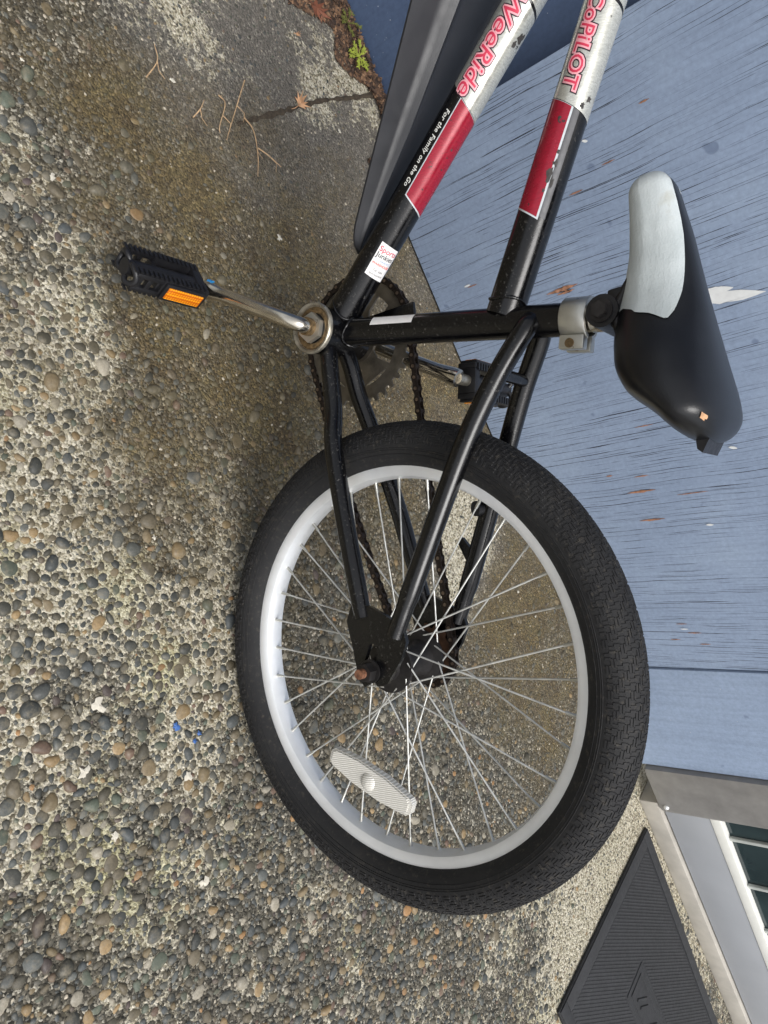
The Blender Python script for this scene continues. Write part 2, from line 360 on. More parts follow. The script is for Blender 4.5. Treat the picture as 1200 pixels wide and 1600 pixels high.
STONE = [((74, 80, 85), 24), ((54, 59, 63), 26), ((94, 98, 98), 16), ((82, 78, 70), 16), ((106, 96, 80), 12), ((132, 114, 86), 9),
         ((166, 138, 98), 5), ((118, 92, 80), 3), ((88, 97, 86), 9), ((176, 168, 152), 7), ((84, 70, 72), 4), ((170, 128, 84), 1)]
SC = np.array([srgb(*c)[:3] for c, _ in STONE]); SP = np.array([q for _, q in STONE], float); SP /= SP.sum()
def dome(seg, rings, k):         # an irregular half pebble, unit radius
    r2 = random.Random(k); vs = []; ph = [r2.uniform(0, 6.28) for _ in range(3)]
    e = r2.uniform(.06, .2)
    for i in range(rings):
        el = math.pi / 2 * i / rings
        for j in range(seg):
            t = 2 * math.pi * j / seg; rr = 1 + e * math.sin(2 * t + ph[0]) + e * .7 * math.sin(3 * t + ph[1]) + r2.uniform(-.07, .07)
            q = math.cos(el) ** .8; vs.append((rr * q * math.cos(t), rr * q * math.sin(t), math.sin(el)))
    vs.append((0, 0, 1.0)); fs = []
    for i in range(rings - 1):
        for j in range(seg): fs.append((i * seg + j, i * seg + (j + 1) % seg, (i + 1) * seg + (j + 1) % seg, (i + 1) * seg + j))
    for j in range(seg): fs.append(((rings - 1) * seg + j, (rings - 1) * seg + (j + 1) % seg, rings * seg))
    return np.array(vs), fs
def in_view(x, y):
    q = np.stack([x - CAM.x, y - CAM.y, np.full_like(x, -CAM.z)], 1)
    zf = q @ np.array(FWD); u = q @ np.array(RIGHT) / zf; v = q @ np.array(DOWN) / zf
    return (zf > 0) & (np.abs(u) < .84) & (np.abs(v) < .66), zf
def scatter():
    cell = {}; out_ = []
    def ok(x, y, r):
        cx, cy = int(x // .02), int(y // .02)
        for i in range(cx - 1, cx + 2):
            for j in range(cy - 1, cy + 2):
                for (a, b, rr) in cell.get((i, j), ()):
                    if (a - x) ** 2 + (b - y) ** 2 < ((rr + r) * .8) ** 2: return False
        cell.setdefault((cx, cy), []).append((x, y, r)); return True
    for rmin, rmax, n in ((.0080, .0108, 3600), (.0052, .0080, 26000), (.0036, .0056, 72000), (.0026, .0038, 95000), (.0015, .0026, 90000)):
        n = int(n * 1.3); x = rng.uniform(-.65, 2.0, n); y = rng.uniform(-1.35, .0, n); vis, _ = in_view(x, y)
        zc = zone(x, y)[:, 0]; u = rng.random(n); r = rng.uniform(rmin, rmax, n)
        if rmin > .008: keep = u < .16 * np.clip(zc - .3, 0, 1)
        elif rmin > .005: keep = u < .5 * np.clip(zc - .15, 0, 1) ** 1.2
        elif rmin > .003: keep = u < .9 * np.clip(zc - .1, 0, 1) ** 1.2
        elif rmin > .002: keep = u < .06 + .75 * zc ** 1.2
        else: keep = u < .12 + .4 * zc
        keep &= vis
        for a, b, c in zip(x[keep], y[keep], r[keep]):
            if ok(a, b, c): out_.append((a, b, c))
    return np.array(out_)
st = scatter(); print('stones', len(st))
scol = SC[rng.choice(len(SC), len(st), p=SP)] * rng.uniform(.6, 1.05, (len(st), 1))
scol = scol * .78 + np.array(srgb(92, 90, 74)[:3]) * .22
zs = zone(st[:, 0], st[:, 1]); mo = np.clip(zs[:, 1:2] * 1.1 - .15 + rng.uniform(-.2, .2, (len(st), 1)), 0, .8)
scol = scol * (1 - mo) + np.array(srgb(92, 82, 58)[:3]) * mo * rng.uniform(.5, 1.5, (len(st), 1))
tiny = st[:, 2] < .003
pale = tiny & (rng.random(len(st)) < .2); scol[pale] = np.array(srgb(178, 168, 150)[:3])
_, zf = in_view(st[:, 0], st[:, 1]); order = np.argsort(-st[:, 2] / zf)
aspect = rng.uniform(.62, 1.0, len(st)); rot = rng.uniform(0, 6.28, len(st)); hgt = rng.uniform(.2, .58, len(st))
DM = []
for k in range(8):
    vs, fs = dome(10, 3, k); me = bpy.data.meshes.new('pebble'); me.from_pydata(vs.tolist(), [], fs)
    me.polygons.foreach_set('use_smooth', [True] * len(me.polygons)); me.materials.append(M['stone1']); DM.append(me)
for q, i in enumerate(order[:300]):
    o = bpy.data.objects.new('pebble', DM[q % 8]); col.objects.link(o); o.parent = ground
    x, y, r = st[i]; o.location = (x, y, -.0006); o.rotation_euler = (0, 0, rot[i]); o.scale = (r, r * aspect[i], r * hgt[i])
    o.color = (*scol[i], 1)
def mass(ids, seg, rings, name):
    P = [dome(seg, rings, 100 + k) for k in range(12)]; V = []; Fc = []; Cc = []; off = 0
    for kk in range(12):
        sub = ids[kk::12]
        if len(sub) == 0: continue
        vs, fs = P[kk]; n = len(sub); c, s = np.cos(rot[sub]), np.sin(rot[sub]); r = st[sub, 2]
        lx = vs[None, :, 0] * r[:, None]; ly = vs[None, :, 1] * (r * aspect[sub])[:, None]; lz = vs[None, :, 2] * (r * hgt[sub])[:, None]
        V.append(np.stack([lx * c[:, None] - ly * s[:, None] + st[sub, 0][:, None], lx * s[:, None] + ly * c[:, None] + st[sub, 1][:, None], lz - .0005], -1).reshape(-1, 3))
        for i in range(n): Fc += [tuple(a + off + i * len(vs) for a in f) for f in fs]
        Cc.append(np.repeat(scol[sub], len(vs), 0)); off += n * len(vs)
    V = np.concatenate(V); Cc = np.concatenate(Cc)
    me = bpy.data.meshes.new(name); me.from_pydata(V.tolist(), [], Fc)
    ca = me.color_attributes.new('stone', 'FLOAT_COLOR', 'POINT'); ca.data.foreach_set('color', np.concatenate([Cc, np.ones((len(Cc), 1))], 1).astype(np.float32).ravel())
    me.polygons.foreach_set('use_smooth', [True] * len(me.polygons))
    return link(name, me, M['stone'], parent=ground, kind='stuff')
rest = order[300:]; big = rest[st[rest, 2] >= .0038]; sm = rest[st[rest, 2] < .0038]
mass(big, 9, 3, 'small_pebbles'); mass(sm, 6, 2, 'grit')

# soil filled joint across the slab, dirt band along the foot of the wall
def ribbon(name, pts, wd, mat, z, jitter=.3, **kw):
    P = cat([(x, y, z) for x, y in pts], 10); b = MB(); vs = []
    for i, q in enumerate(P):
        t = (P[min(i + 1, len(P) - 1)] - P[max(i - 1, 0)]).normalized(); nn = Vector((-t.y, t.x, 0))
        k = wd * (1 + random.uniform(-jitter, jitter)) * (1 if 1 < i < len(P) - 2 else .4)
        vs += [q + nn * k, q + Vector((0, 0, .0012)), q - nn * k]
    b.add(vs, [(3 * i + a, 3 * i + a + 1, 3 * i + a + 4, 3 * i + a + 3) for i in range(len(P) - 1) for a in (0, 1)])
    return link(name, b.mesh(name), mat, **kw)
ribbon('slab_joint', [(-.237, -.262), (-.2375, -.2414), (-.2394, -.1645), (-.2427, -.0711), (-.238, 0), (-.2336, .085)], (.0036), M['joint'], .001, .6, parent=ground)

# ------------------------------------------------------------------ walls
def boxobj(name, lo, hi, mat, bev=.002, **kw):
    return link(name, MB().box(lo, hi, bev).mesh(name, 40), mat, **kw)
wall = boxobj('wall_panel', (-.1365, .0, .004), (.903, .05, 2.4), M['ply'], .003, label='weathered light blue plywood wall panel with split grain behind the bicycle', cat='wall')
trimb = boxobj('trim_board', (.9045, -.004, .006), (1.164, .05, 2.4), M['trim'], .003, label='smooth light blue trim board between plywood wall and grey door jamb', cat='trim')
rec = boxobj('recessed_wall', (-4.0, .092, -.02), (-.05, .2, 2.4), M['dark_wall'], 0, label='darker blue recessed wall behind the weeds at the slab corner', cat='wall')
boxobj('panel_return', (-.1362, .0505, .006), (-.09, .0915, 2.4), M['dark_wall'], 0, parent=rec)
def splinter(name, x, z, L, wd, mat, parent, tilt=0.0, y=-.0009, seed=0):
    r3 = random.Random(seed); n = 14; a = []; b_ = []; jr = (.35, 1.15) if mat is M['bare'] else (.78, 1.05)
    for i in range(n + 1):
        t = i / n; k = (math.sin(math.pi * min(1, max(0, t))) ** .9) * wd * (.75 if mat is M['bare'] else 1)
        a.append((x + tilt * t * L + k * r3.uniform(*jr) + .0002, z + t * L)); b_.append((x + tilt * t * L - k * r3.uniform(*jr) - .0002, z + t * L))
    poly = a + b_[::-1]; bm = bmesh.new()
    vs = [bm.verts.new((px, y, pz)) for px, pz in poly]; bm.faces.new(vs)
    bmesh.ops.triangulate(bm, faces=bm.faces[:])
    me = bpy.data.meshes.new(name); bm.to_mesh(me); bm.free(); return link(name, me, mat, parent=parent)
for i, (x, z, L, wd) in enumerate([(.162, .205, .055, .0042), (.168, .222, .03, .003), (.525, .218, .05, .0032), (.581, .222, .045, .0026), (.488, .192, .012, .0016), (.107, .075, .02, .0012),
        (.039, .292, .022, .0016), (.497, .24, .025, .0014), (.54, .30, .05, .0012), (.80, .22, .02, .001), (.82, .235, .025, .0013), (.835, .20, .018, .0012), (.845, .25, .02, .001), (.30, .34, .03, .0012), (.02, .35, .02, .0012), (-.03, .42, .014, .0015), (.41, .27, .03, .001)]):
    splinter('bare_wood_split', x, z, L, wd, M['bare'], wall, seed=i)
for i, (x, z, L, wd, tl) in enumerate([(.238, .400, .105, .0085, .16), (.232, .418, .05, .006, .1), (.104, .07, .013, .0015, 0), (.47, .40, .012, .0025, .3), (.60, .33, .012, .0018, .1), (-.02, .335, .008, .002, .4), (.81, .226, .014, .0011, 0)]):
    splinter('white_filler_smear', x, z, L, wd, M['primer'], wall, tl, -.0011 - .0003 * i, 50 + i)

# ------------------------------------------------------------------ door
dj = boxobj('door_jamb', (1.1655, -.016, .042), (1.291, .05, 2.2), M['jamb'], .012, label='scuffed grey metal door jamb beside the blue trim board', cat='door jamb')
link('screw_head', MB().lathe([(.0, -.0045), (.0035, -.004), (.0055, -.0015), (.006, .0)], seg=16, c=(1.272, -.0162, .062)).mesh('screw_head', 60), M['alloy'], parent=dj)
dr = bpy.data.objects.new('glazed_door', None); col.objects.link(dr); dr.location = (1.292, 0, .045)
dr['label'] = 'pale grey glazed door with white glazing strip and dark glass'; dr['category'] = 'door'
def dpart(name, lo, hi, mat, bev=.002):
    lo = (lo[0] - 1.292, lo[1], lo[2] - .045); hi = (hi[0] - 1.292, hi[1], hi[2] - .045); return boxobj(name, lo, hi, mat, bev, parent=dr)
dpart('bottom_rail', (1.2925, -.002, .045), (2.25, .04, .141), M['rail'], .002)
dpart('stile', (2.2502, -.002, .045), (2.37, .04, 2.15), M['rail'], .002)
dpart('glazing_strip', (1.2925, -.004, .1415), (2.25, .04, .1635), M['white'], .003)
dpart('glass_pane', (1.2925, .012, .164), (2.25, .018, 2.1), M['glass'], 0)
for x in (1.362, 1.503, 1.644, 1.785, 1.926, 2.067):
    dpart('glazing_bar', (x - .0045, .004, .164), (x + .0045, .0118, 2.1), M['bar'], .002)
sill = boxobj('door_sill', (1.268, -.012, .0), (2.45, .06, .041), M['sill'], .004, label='weathered beige sill strip under the glazed door', cat='sill')

# ------------------------------------------------------------------ door mat
mt = bpy.data.objects.new('door_mat', None); col.objects.link(mt); mt.location = (1.326, -.033, .001); mt.rotation_euler = (0, 0, R_(-4.2))
mt['label'] = 'black rubber door mat with ribbed surface and diamond motif'; mt['category'] = 'mat'
ML, MW = .78, .455
link('base', MB().box((0, -MW, 0), (ML, 0, .006), .002).mesh('base', 40), M['mat'], parent=mt)
b = MB()
for (x0, y0, x1, y1) in ((.012, -.020, ML - .012, -.012), (.012, -MW + .012, ML - .012, -MW + .02), (.012, -MW + .0205, .02, -.0205), (ML - .02, -MW + .0205, ML - .012, -.0205)):
    pass
for (x0, y0, x1, y1) in ((.002, -.026, ML - .002, -.002), (.002, -MW + .002, ML - .002, -MW + .026), (.002, -MW + .0265, .03, -.0265), (ML - .03, -MW + .0265, ML - .002, -.0265)):
    b.box((x0, y0, .0055), (x1, y1, .0085), .0012)
link('raised_border', b.mesh('raised_border', 40), M['mat'], parent=mt)
RX0, RX1, RY0, RY1 = .186, .60, -.27, -.188
def bar2(b, p, q, wd, z0, z1):
    p, q = Vector((*p, 0)), Vector((*q, 0)); t = (q - p).normalized(); nn = Vector((-t.y, t.x, 0)) * wd
    b.add([(*(p + nn).xy, z0), (*(p - nn).xy, z0), (*(q - nn).xy, z0), (*(q + nn).xy, z0), (*(p + nn * .5).xy, z1), (*(p - nn * .5).xy, z1), (*(q - nn * .5).xy, z1), (*(q + nn * .5).xy, z1)],
          [(0, 1, 5, 4), (1, 2, 6, 5), (2, 3, 7, 6), (3, 0, 4, 7), (4, 5, 6, 7)])
b = MB(); dx_, dy_ = math.cos(R_(42)), math.sin(R_(42))
def clip(p, d, x0, x1, y0, y1):
    t0, t1 = -9, 9
    for a, da, lo, hi in ((p[0], d[0], x0, x1), (p[1], d[1], y0, y1)):
        u0, u1 = sorted(((lo - a) / da, (hi - a) / da)); t0, t1 = max(t0, u0), min(t1, u1)
    return t0, t1
k = -.6
while k < .9:
    p = (k * 1.0, -MW); t0, t1 = clip(p, (dx_, dy_), .034, ML - .034, -MW + .03, -.03)
    if t1 - t0 > .006:
        u0, u1 = clip(p, (dx_, dy_), RX0 - .006, RX1 + .006, RY0 - .006, RY1 + .006)
        for a, c in (((t0, t1),) if u0 >= u1 else ((t0, u0), (u1, t1))):
            if c - a > .004: bar2(b, (p[0] + dx_ * a, p[1] + dy_ * a), (p[0] + dx_ * c, p[1] + dy_ * c), .0022, .0055, .0067)
    k += .0095
link('ribs', b.mesh('ribs'), M['mat'], parent=mt, kind='stuff')
b = MB()
for g in (0, .014):
    D_ = [(RX0 + g, RY0 + g), (RX1 - g, RY0 + g), (RX1 - g, RY1 - g), (RX0 + g, RY1 - g)]
    for i in range(4): bar2(b, D_[i], D_[(i + 1) % 4], .0016, .0055, .0076)
link('raised_panel_frame', b.mesh('raised_panel_frame'), M['mat'], parent=mt)
for i in range(5):
    b = MB(); x0 = RX0 + .04 + i * .075; bar2(b, (x0, RY0 + .026), (x0 + .03, RY1 - .026), .0035, .0055, .0084); bar2(b, (x0 + .022, RY0 + .026), (x0 + .045, RY0 + .05), .0035, .0055, .0084)
    link('raised_stroke', b.mesh('raised_stroke'), M['mat'], parent=mt)

# ------------------------------------------------------------------ trailer bicycle (local axes: x forward, y towards the viewer, z up; wheel centre at height HZ)
BF = Vector((-.87365, .48657, 0)); BN = Vector((-.48349, -.86812, .11226)); BU = Vector((.05462, .09807, .99368))
HZ = .2519
bike = bpy.data.objects.new('trailer_bicycle', None); col.objects.link(bike)
mm = Matrix((BF, BN, BU)).transposed().to_4x4(); mm.translation = Vector((.37719, -.63817, .25043)) - BU * HZ
bike.matrix_world = mm
bike['label'] = 'black single wheel child trailer bicycle with red and silver decals leaning towards the blue wall'; bike['category'] = 'bicycle'
LOC = (0, 0, HZ)
def part(name, mb, mat, smooth=50, parent=None, **kw):
    me = mb.mesh(name, smooth) if isinstance(mb, MB) else mb
    return link(name, me, mat, parent=parent or bike, loc=LOC if parent is None else None, **kw)

BB = Vector((.3664, 0, -.0585)); ST = Vector((-.207, 0, .978)).normalized()
DA = Vector((.3904, 0, -.0346)); DT = (Vector((.6109, 0, .2039)) - DA).normalized()
TT = (Vector((.5694, 0, .2788)) - Vector((.3394, 0, .1596))).normalized(); TA = Vector((.3394, 0, .1596))
_q = DA - TA; _den = DT.x * TT.z - DT.z * TT.x
JOIN = DA + DT * ((-_q.x * TT.z + _q.z * TT.x) / _den)      # where both main tubes meet, ahead of the frame
RS, RT, RD = .0152, .0178, .0180
seat_tube = part('seat_tube', MB().tube([BB + ST * .015, BB + ST * .1, BB + ST * .287], RS, 32), M['frame'])
top_tube = part('top_tube', MB().tube([TA - TT * .012, TA + TT * .2, JOIN + TT * .01], RT, 48), M['frame'])
down_tube = part('down_tube', MB().tube([DA - DT * .022, DA + DT * .2, JOIN - DT * .02], RD, 48), M['frame'])
part('head_gusset', MB().prism([(JOIN.x - .09, JOIN.z - .06), (JOIN.x + .01, JOIN.z - .03), (JOIN.x + .03, JOIN.z + .03), (JOIN.x - .07, JOIN.z - .015)], -.003, .003), M['frame'])
shell = part('bottom_bracket_shell', MB().tube([BB + Vector((0, -.036, 0)), BB + Vector((0, .033, 0))], .0262, 40), M['frame'])
cup = part('bearing_cup', MB().lathe([(.0262, .031), (.0278, .032), (.0282, .0355), (.0268, .037), (.0245, .0362), (.0235, .0335), (.0165, .0325), (.012, .0325)], seg=48, c=tuple(BB)), M['chrome_dirty'])
link('bearing_cone', MB().lathe([(.0232, .0335), (.0215, .0350), (.0185, .0346), (.0165, .0330)], seg=40, c=tuple(BB)).mesh('bearing_cone', 60), M['gold'], parent=cup)
def hexa(c, r, y0, y1, rot=0.0):
    return MB().prism([(c[0] + r * math.cos(rot + i * math.pi / 3), c[1] + r * math.sin(rot + i * math.pi / 3)) for i in range(6)], y0, y1)
link('lock_nut', hexa((BB.x, BB.z), .0165, .0335, .0395, .3).mesh('lock_nut'), M['clampalloy'], parent=cup)
def weld(name, c, ax, r, wob, parent=None, rm=.0015):
    c = Vector(c); ax = Vector(ax).normalized(); u = ax.orthogonal().normalized(); v = ax.cross(u); pts = []
    for i in range(49):
        t = 2 * math.pi * i / 48; pts.append(c + (u * math.cos(t) + v * math.sin(t)) * r + ax * wob * math.cos(2 * t))
    part(name, MB().tube(pts, [rm * random.uniform(.75, 1.3) for _ in pts], 8, False), M['frame'])
weld('weld_bead', BB + DT * .029, DT, RD, .004); weld('weld_bead', BB + ST * .029, ST, RS, .004)
weld('weld_bead', TA + TT * .002, TT, RT, .003)
# stays
csn = [(.352, .016, -.0545), (.3288, .022, -.0495), (.2739, .029, -.0435), (.2302, .042, -.037), (.1404, .052, -.0205), (.0686, .055, -.009), (.052, .056, -.006)]
csf = [(.352, -.012, -.0545), (.327, -.016, -.0495), (.2953, -.023, -.0480), (.259, -.031, -.0420), (.1679, -.048, -.0270), (.1157, -.052, -.0175), (.052, -.056, -.006)]
for pts in (csn, csf):
    q = cat(pts, 8); part('chainstay', MB().tube(q, [.0098 if i < len(q) * .75 else .0098 - .0018 * (i - len(q) * .75) / (len(q) * .25) for i in range(len(q))], 20), M['frame'])
ssn = [(.314, .008, .186), (.3019, .018, .1795), (.2596, .030, .1505), (.199, .042, .1165), (.0725, .055, .0528), (.034, .057, .0325)]
ssf = [(x, -y, z) for x, y, z in ssn]
for pts in (ssn, ssf):
    q = cat(pts, 8); part('seatstay', MB().tube(q, [.0100 if i < len(q) * .8 else .0088 for i in range(len(q))], 20), M['frame'])
part('seatstay_bridge', MB().tube([(.268, -.03, .157), (.268, .03, .157)], .006, 14), M['frame'])
part('guard_tab', MB().box((.360, -.033, -.032), (.384, -.028, .034), .0015), M['frame'])
part('stay_tab', MB().prism([(.085, .062), (.118, .048), (.124, .054), (.096, .074)], -.054, -.049), M['frame'])
part('stay_clip', MB().tube([(.152, -.034, .082), (.152, -.06, .094)], .008, 14), M['plastic'])
dro = [(.066, -.018), (.064, .004), (.054, .024), (.042, .043), (.028, .046), (.010, .037), (-.012, .019), (-.015, .006), (-.0075, .003), (.006, .0075), (.0225, .010), (.027, .006), (.026, .001), (.010, -.007), (-.004, -.0085), (-.013, -.004), (-.0165, -.010), (-.006, -.017), (.022, -.021), (.050, -.026)]
for s_ in (1, -1):
    part('dropout', MB().prism(dro, s_ * .0535, s_ * .0585), M['frame'])

# seat clamp, post
CT = BB + ST * .2915
def frame_ax(c, ax): 
    z = Vector(ax).normalized(); y = Vector((0, 1, 0)); x = y.cross(z).normalized(); return Matrix(((x.x, 0, z.x, c[0]), (x.y, 1, z.y, c[1]), (x.z, 0, z.z, c[2]), (0, 0, 0, 1)))
def xf(mb, mtx): mb.v = [tuple(mtx @ Vector(q)) for q in mb.v]; return mb
b = MB(); prof = [(.0154, -.012), (.0185, -.012), (.0192, -.011), (.0192, .011), (.0185, .012), (.0154, .012)]
vs = []; n_ = 36; gap = .22
for j in range(n_ + 1):
    t = math.pi + gap + (2 * math.pi - 2 * gap) * j / n_
    for r, a in prof: vs.append((r * math.cos(t), r * math.sin(t), a))
k = len(prof); b.add(vs, [(j * k + i, j * k + (i + 1) % k, (j + 1) * k + (i + 1) % k, (j + 1) * k + i) for j in range(n_) for i in range(k)] + [tuple(range(k)), tuple(n_ * k + i for i in range(k))])
b.box((-.0285, .0035, -.0115), (-.016, .0135, .0115), .0015); b.box((-.0285, -.0135, -.0115), (-.016, -.0035, .0115), .0015)
clamp = part('seat_clamp', xf(b, frame_ax(CT, ST)), M['clampalloy'], 40)
link('clamp_bolt', xf(MB().tube([(-.0235, -.0165, -.001), (-.0235, .0148, -.001)], .0042, 16), frame_ax(CT, ST)).mesh('clamp_bolt', 50), M['gold'], parent=clamp)
post = part('seat_post', MB().tube([BB + ST * .2, BB + ST * .322], .0128, 28), M['chrome'])
SCp = BB + ST * .322
b = MB().tube([SCp + Vector((0, -.026, 0)), SCp + Vector((0, .026, 0))], .0140, 28); b.box(tuple(SCp + Vector((-.016, -.022, .004))), tuple(SCp + Vector((.018, .022, .026))), .004)
sc = part('saddle_clamp', b, M['plastic'], 45)
for s_ in (1, -1):
    link('clamp_washer', MB().tube([SCp + Vector((0, s_ * .0262, 0)), SCp + Vector((0, s_ * .0285, 0))], .0100, 20).mesh('clamp_washer', 50), M['hub'], parent=sc)
    link('clamp_nut', hexa((SCp.x, SCp.z), .0068, s_ * .0286, s_ * .0345, .2).mesh('clamp_nut'), M['hub'], parent=sc)

# saddle: lofted shell
def interp(t, ks): return float(np.interp(t, [q[0] for q in ks], [q[1] for q in ks]))
def smooth_i(t, ks):
    return (interp(max(0, t - .03), ks) + 2 * interp(t, ks) + interp(min(1, t + .03), ks)) / 4
SXk = [(0, .4095), (1, .1775)]
SWk = [(0, .0185), (.12, .0215), (.3, .0245), (.45, .0315), (.58, .0455), (.7, .0620), (.8, .0715), (.88, .0725), (.95, .070), (1, .066)]
STk = [(0, .3170), (.1, .3225), (.25, .3285), (.45, .3335), (.7, .3405), (.85, .3450), (.93, .3445), (1, .3420)]
SBk = [(0, .2845), (.15, .2825), (.3, .2785), (.45, .2685), (.58, .2600), (.7, .2605), (.8, .2705), (.9, .296), (1, .3080)]
def saddle_pt(s, th, off=0.0):
    x = interp(s, SXk); wd = smooth_i(s, SWk) + off; zt = smooth_i(s, STk) + off; zb = smooth_i(s, SBk)
    kn = math.sqrt(max(0, 1 - (1 - min(1, s / .075)) ** 2)); kt = math.sqrt(max(0, 1 - max(0, (s - .90) / .1003) ** 2)); kk = max(.02, kn * kt)
    zm = zb * .5 + zt * .5; zt = zm + (zt - zm) * (.1 + .9 * kk if kt < 1 else kk); zb = zm + (zb - zm) * (.1 + .9 * kk if kt < 1 else kk); wd *= kk
    c, sn = math.cos(th), math.sin(th)
    ex = .62 + .18 * s
    yy = wd * math.copysign(abs(c) ** ex, c) * (1.0 if sn >= 0 else 1 + .10 * sn)
    hz = (zt - zb)
    zz = zb + hz * (.35 + .65 * max(0, sn) ** .75) if sn >= 0 else zb + hz * .35 * (1 + sn)
    return Vector((x, yy, zz))
def saddle_shell(s0, s1, ns, t0, t1, ntt, off=0.0, inside=None):
    vs = []; fs = []
    for i in range(ns + 1):
        s = s0 + (s1 - s0) * (.5 - .5 * math.cos(math.pi * i / ns))
        for j in range(ntt + 1): vs.append(saddle_pt(s, t0 + (t1 - t0) * j / ntt, off))
    for i in range(ns):
        for j in range(ntt):
            if inside is None or inside(s0 + (s1 - s0) * (i + .5) / ns, t0 + (t1 - t0) * (j + .5) / ntt): fs.append((i * (ntt + 1) + j, i * (ntt + 1) + j + 1, (i + 1) * (ntt + 1) + j + 1, (i + 1) * (ntt + 1) + j))
    return vs, fs
TH0, TH1 = -R_(62), math.pi + R_(62)
vs, fs = saddle_shell(0, 1, 64, TH0, TH1, 48); b = MB(); nn = 49
b.add(vs, fs + [tuple(range(nn)), tuple(64 * nn + j for j in range(nn))] + [(i * nn, (i + 1) * nn, (i + 1) * nn + nn - 1, i * nn + nn - 1) for i in range(64)])
saddle = part('saddle', b, M['saddle'], 70)
for s_ in (1, -1):
    ns, ntp = 40, 40; vs = []
    PT = [(-60, .492), (-35, .494), (-10, .515), (8, .548), (20, .580), (24, .582), (31, .555), (40, .49), (48, .40), (56, .28), (62, .17), (67, .06), (69, .012)]
    for i in range(ns + 1):
        td = -60 + 129 * i / ns; se = interp(td, PT)
        for j in range(ntp + 1):
            q = saddle_pt(.003 + (se - .003) * (j / ntp) ** 1.7, R_(td), .0009); q.y += .0004; q.y *= s_; vs.append(q)
    fs = [(i * (ntp + 1) + j, i * (ntp + 1) + j + 1, (i + 1) * (ntp + 1) + j + 1, (i + 1) * (ntp + 1) + j) for i in range(ns) for j in range(ntp)]
    link('side_panel', MB().add(vs, fs).mesh('side_panel', 80), M['panel'], parent=saddle)
link('rear_lip', MB().prism([(.200, .314), (.190, .318), (.1725, .3185), (.169, .322), (.182, .330), (.198, .330)], -.024, .024).mesh('rear_lip', 50), M['plastic'], parent=saddle)
for s_ in (1, -1):
    link('saddle_rail', MB().tube(cat([(.365, s_ * .010, .296), (.335, s_ * .016, .290), (.302, s_ * .02, .268), (.27, s_ * .022, .270), (.215, s_ * .03, .295)], 6), .0035, 10).mesh('saddle_rail', 60), M['hub'], parent=saddle)
qt = saddle_pt(.93, R_(38), .0012); 
link('torn_patch', MB().add([saddle_pt(.938 + .013 * math.cos(a) * (.45 + .75 * ((i * 7) % 3) / 2), R_(34) + .11 * math.sin(a) * (.4 + .7 * ((i * 5) % 4) / 3), .0009) for i, a in enumerate([k_ * 2 * math.pi / 9 for k_ in range(9)])], [tuple(range(9))]).mesh('torn_patch'), M['leaf'], parent=saddle)

# wheel
tp = []; RC, RTY, TH_ = .2262, .0255, .0258
for i in range(40):
    t = R_(-146) + R_(292) * i / 39; tp.append((RC + RTY * math.cos(t) , TH_ * math.sin(t)))
tyre = part('tyre', MB().lathe(tp, seg=128), M['tyre'], 60)
b = MB(); NB = 136
def tpt(a, c, h):     # angle around the wheel, arc position across, height
    t = c / RTY; r = RC + (RTY + h) * math.cos(t); return Vector((r * math.cos(a), (TH_ + h) * math.sin(t), r * math.sin(a)))
for i in range(NB):
    for j in range(-8, 9):
        c0 = j * .00465; a0 = 2 * math.pi * (i + (.5 if j % 2 else 0)) / NB
        orient = (i + (j // 2)) % 2 == 0
        for k in (-1, 1):
            if orient: ce, ae, hw, hl = c0 + k * .0014, a0, .00095, .0046
            else: ce, ae, hw, hl = c0, a0 + k * .0020 / .25, .0030, .0013
            q = []
            for hgt_, shr in ((-.0004, 1.0), (.0007, .8)):
                for (sc_, sa) in ((-1, -1), (1, -1), (1, 1), (-1, 1)): q.append(tpt(ae + sa * hl * shr / .25, ce + sc_ * hw * shr, hgt_))
            b.add(q, [(4, 5, 6, 7), (0, 1, 5, 4), (1, 2, 6, 5), (2, 3, 7, 6), (3, 0, 4, 7)])
tr = link('tread_blocks', b.mesh('tread_blocks'), M['tyre'], parent=tyre, kind='stuff')
b = MB()
for s_ in (1, -1):
    for r0 in (.2165, .2205, .2225):
        ta = math.acos((r0 - RC) / RTY); c0 = TH_ * math.sin(ta)
        link('sidewall_line', MB().lathe([(r0 - .0006, s_ * (c0 - .0012)), (r0 - .0001, s_ * (c0 + .0005)), (r0 + .0006, s_ * (c0 - .0005))], seg=128).mesh('sidewall_line', 60), M['tyre'], parent=tyre)
rim = part('rim', MB().lathe([(.2095, .0135), (.2098, .0125), (.206, .0112), (.204, .0), (.206, -.0112), (.2098, -.0125), (.2095, -.0135), (.2075, -.0142), (.1985, -.0138), (.1945, -.0115), (.1925, -.006), (.1920, 0), (.1925, .006), (.1945, .0115), (.1985, .0138), (.2075, .0142)], seg=144, closed=True), M['alloy'], 38)
for i in range(36):
    a = R_(4.3 + 10 * i); side = 1 if i % 2 == 0 else -1; lead = 1 if (i // 2) % 2 == 0 else -1
    ah = a + lead * R_(62); rh = .0235; yh = side * .027 + (.0016 if (i // 2) % 2 else -.0016)
    p0 = Vector((rh * math.cos(ah), yh, rh * math.sin(ah))); p1 = Vector((.1935 * math.cos(a), side * .0015, .1935 * math.sin(a)))
    d = (p1 - p0).normalized()
    link('spoke', MB().tube([p0, p1 - d * .011], .00092, 8).mesh('spoke', 60), M['spoke'], parent=rim)
    link('spoke_nipple', MB().tube([p1 - d * .0125, p1 - d * .002, p1], [.0016, .0019, .0024], 10).mesh('spoke_nipple', 60), M['clampalloy'], parent=rim)
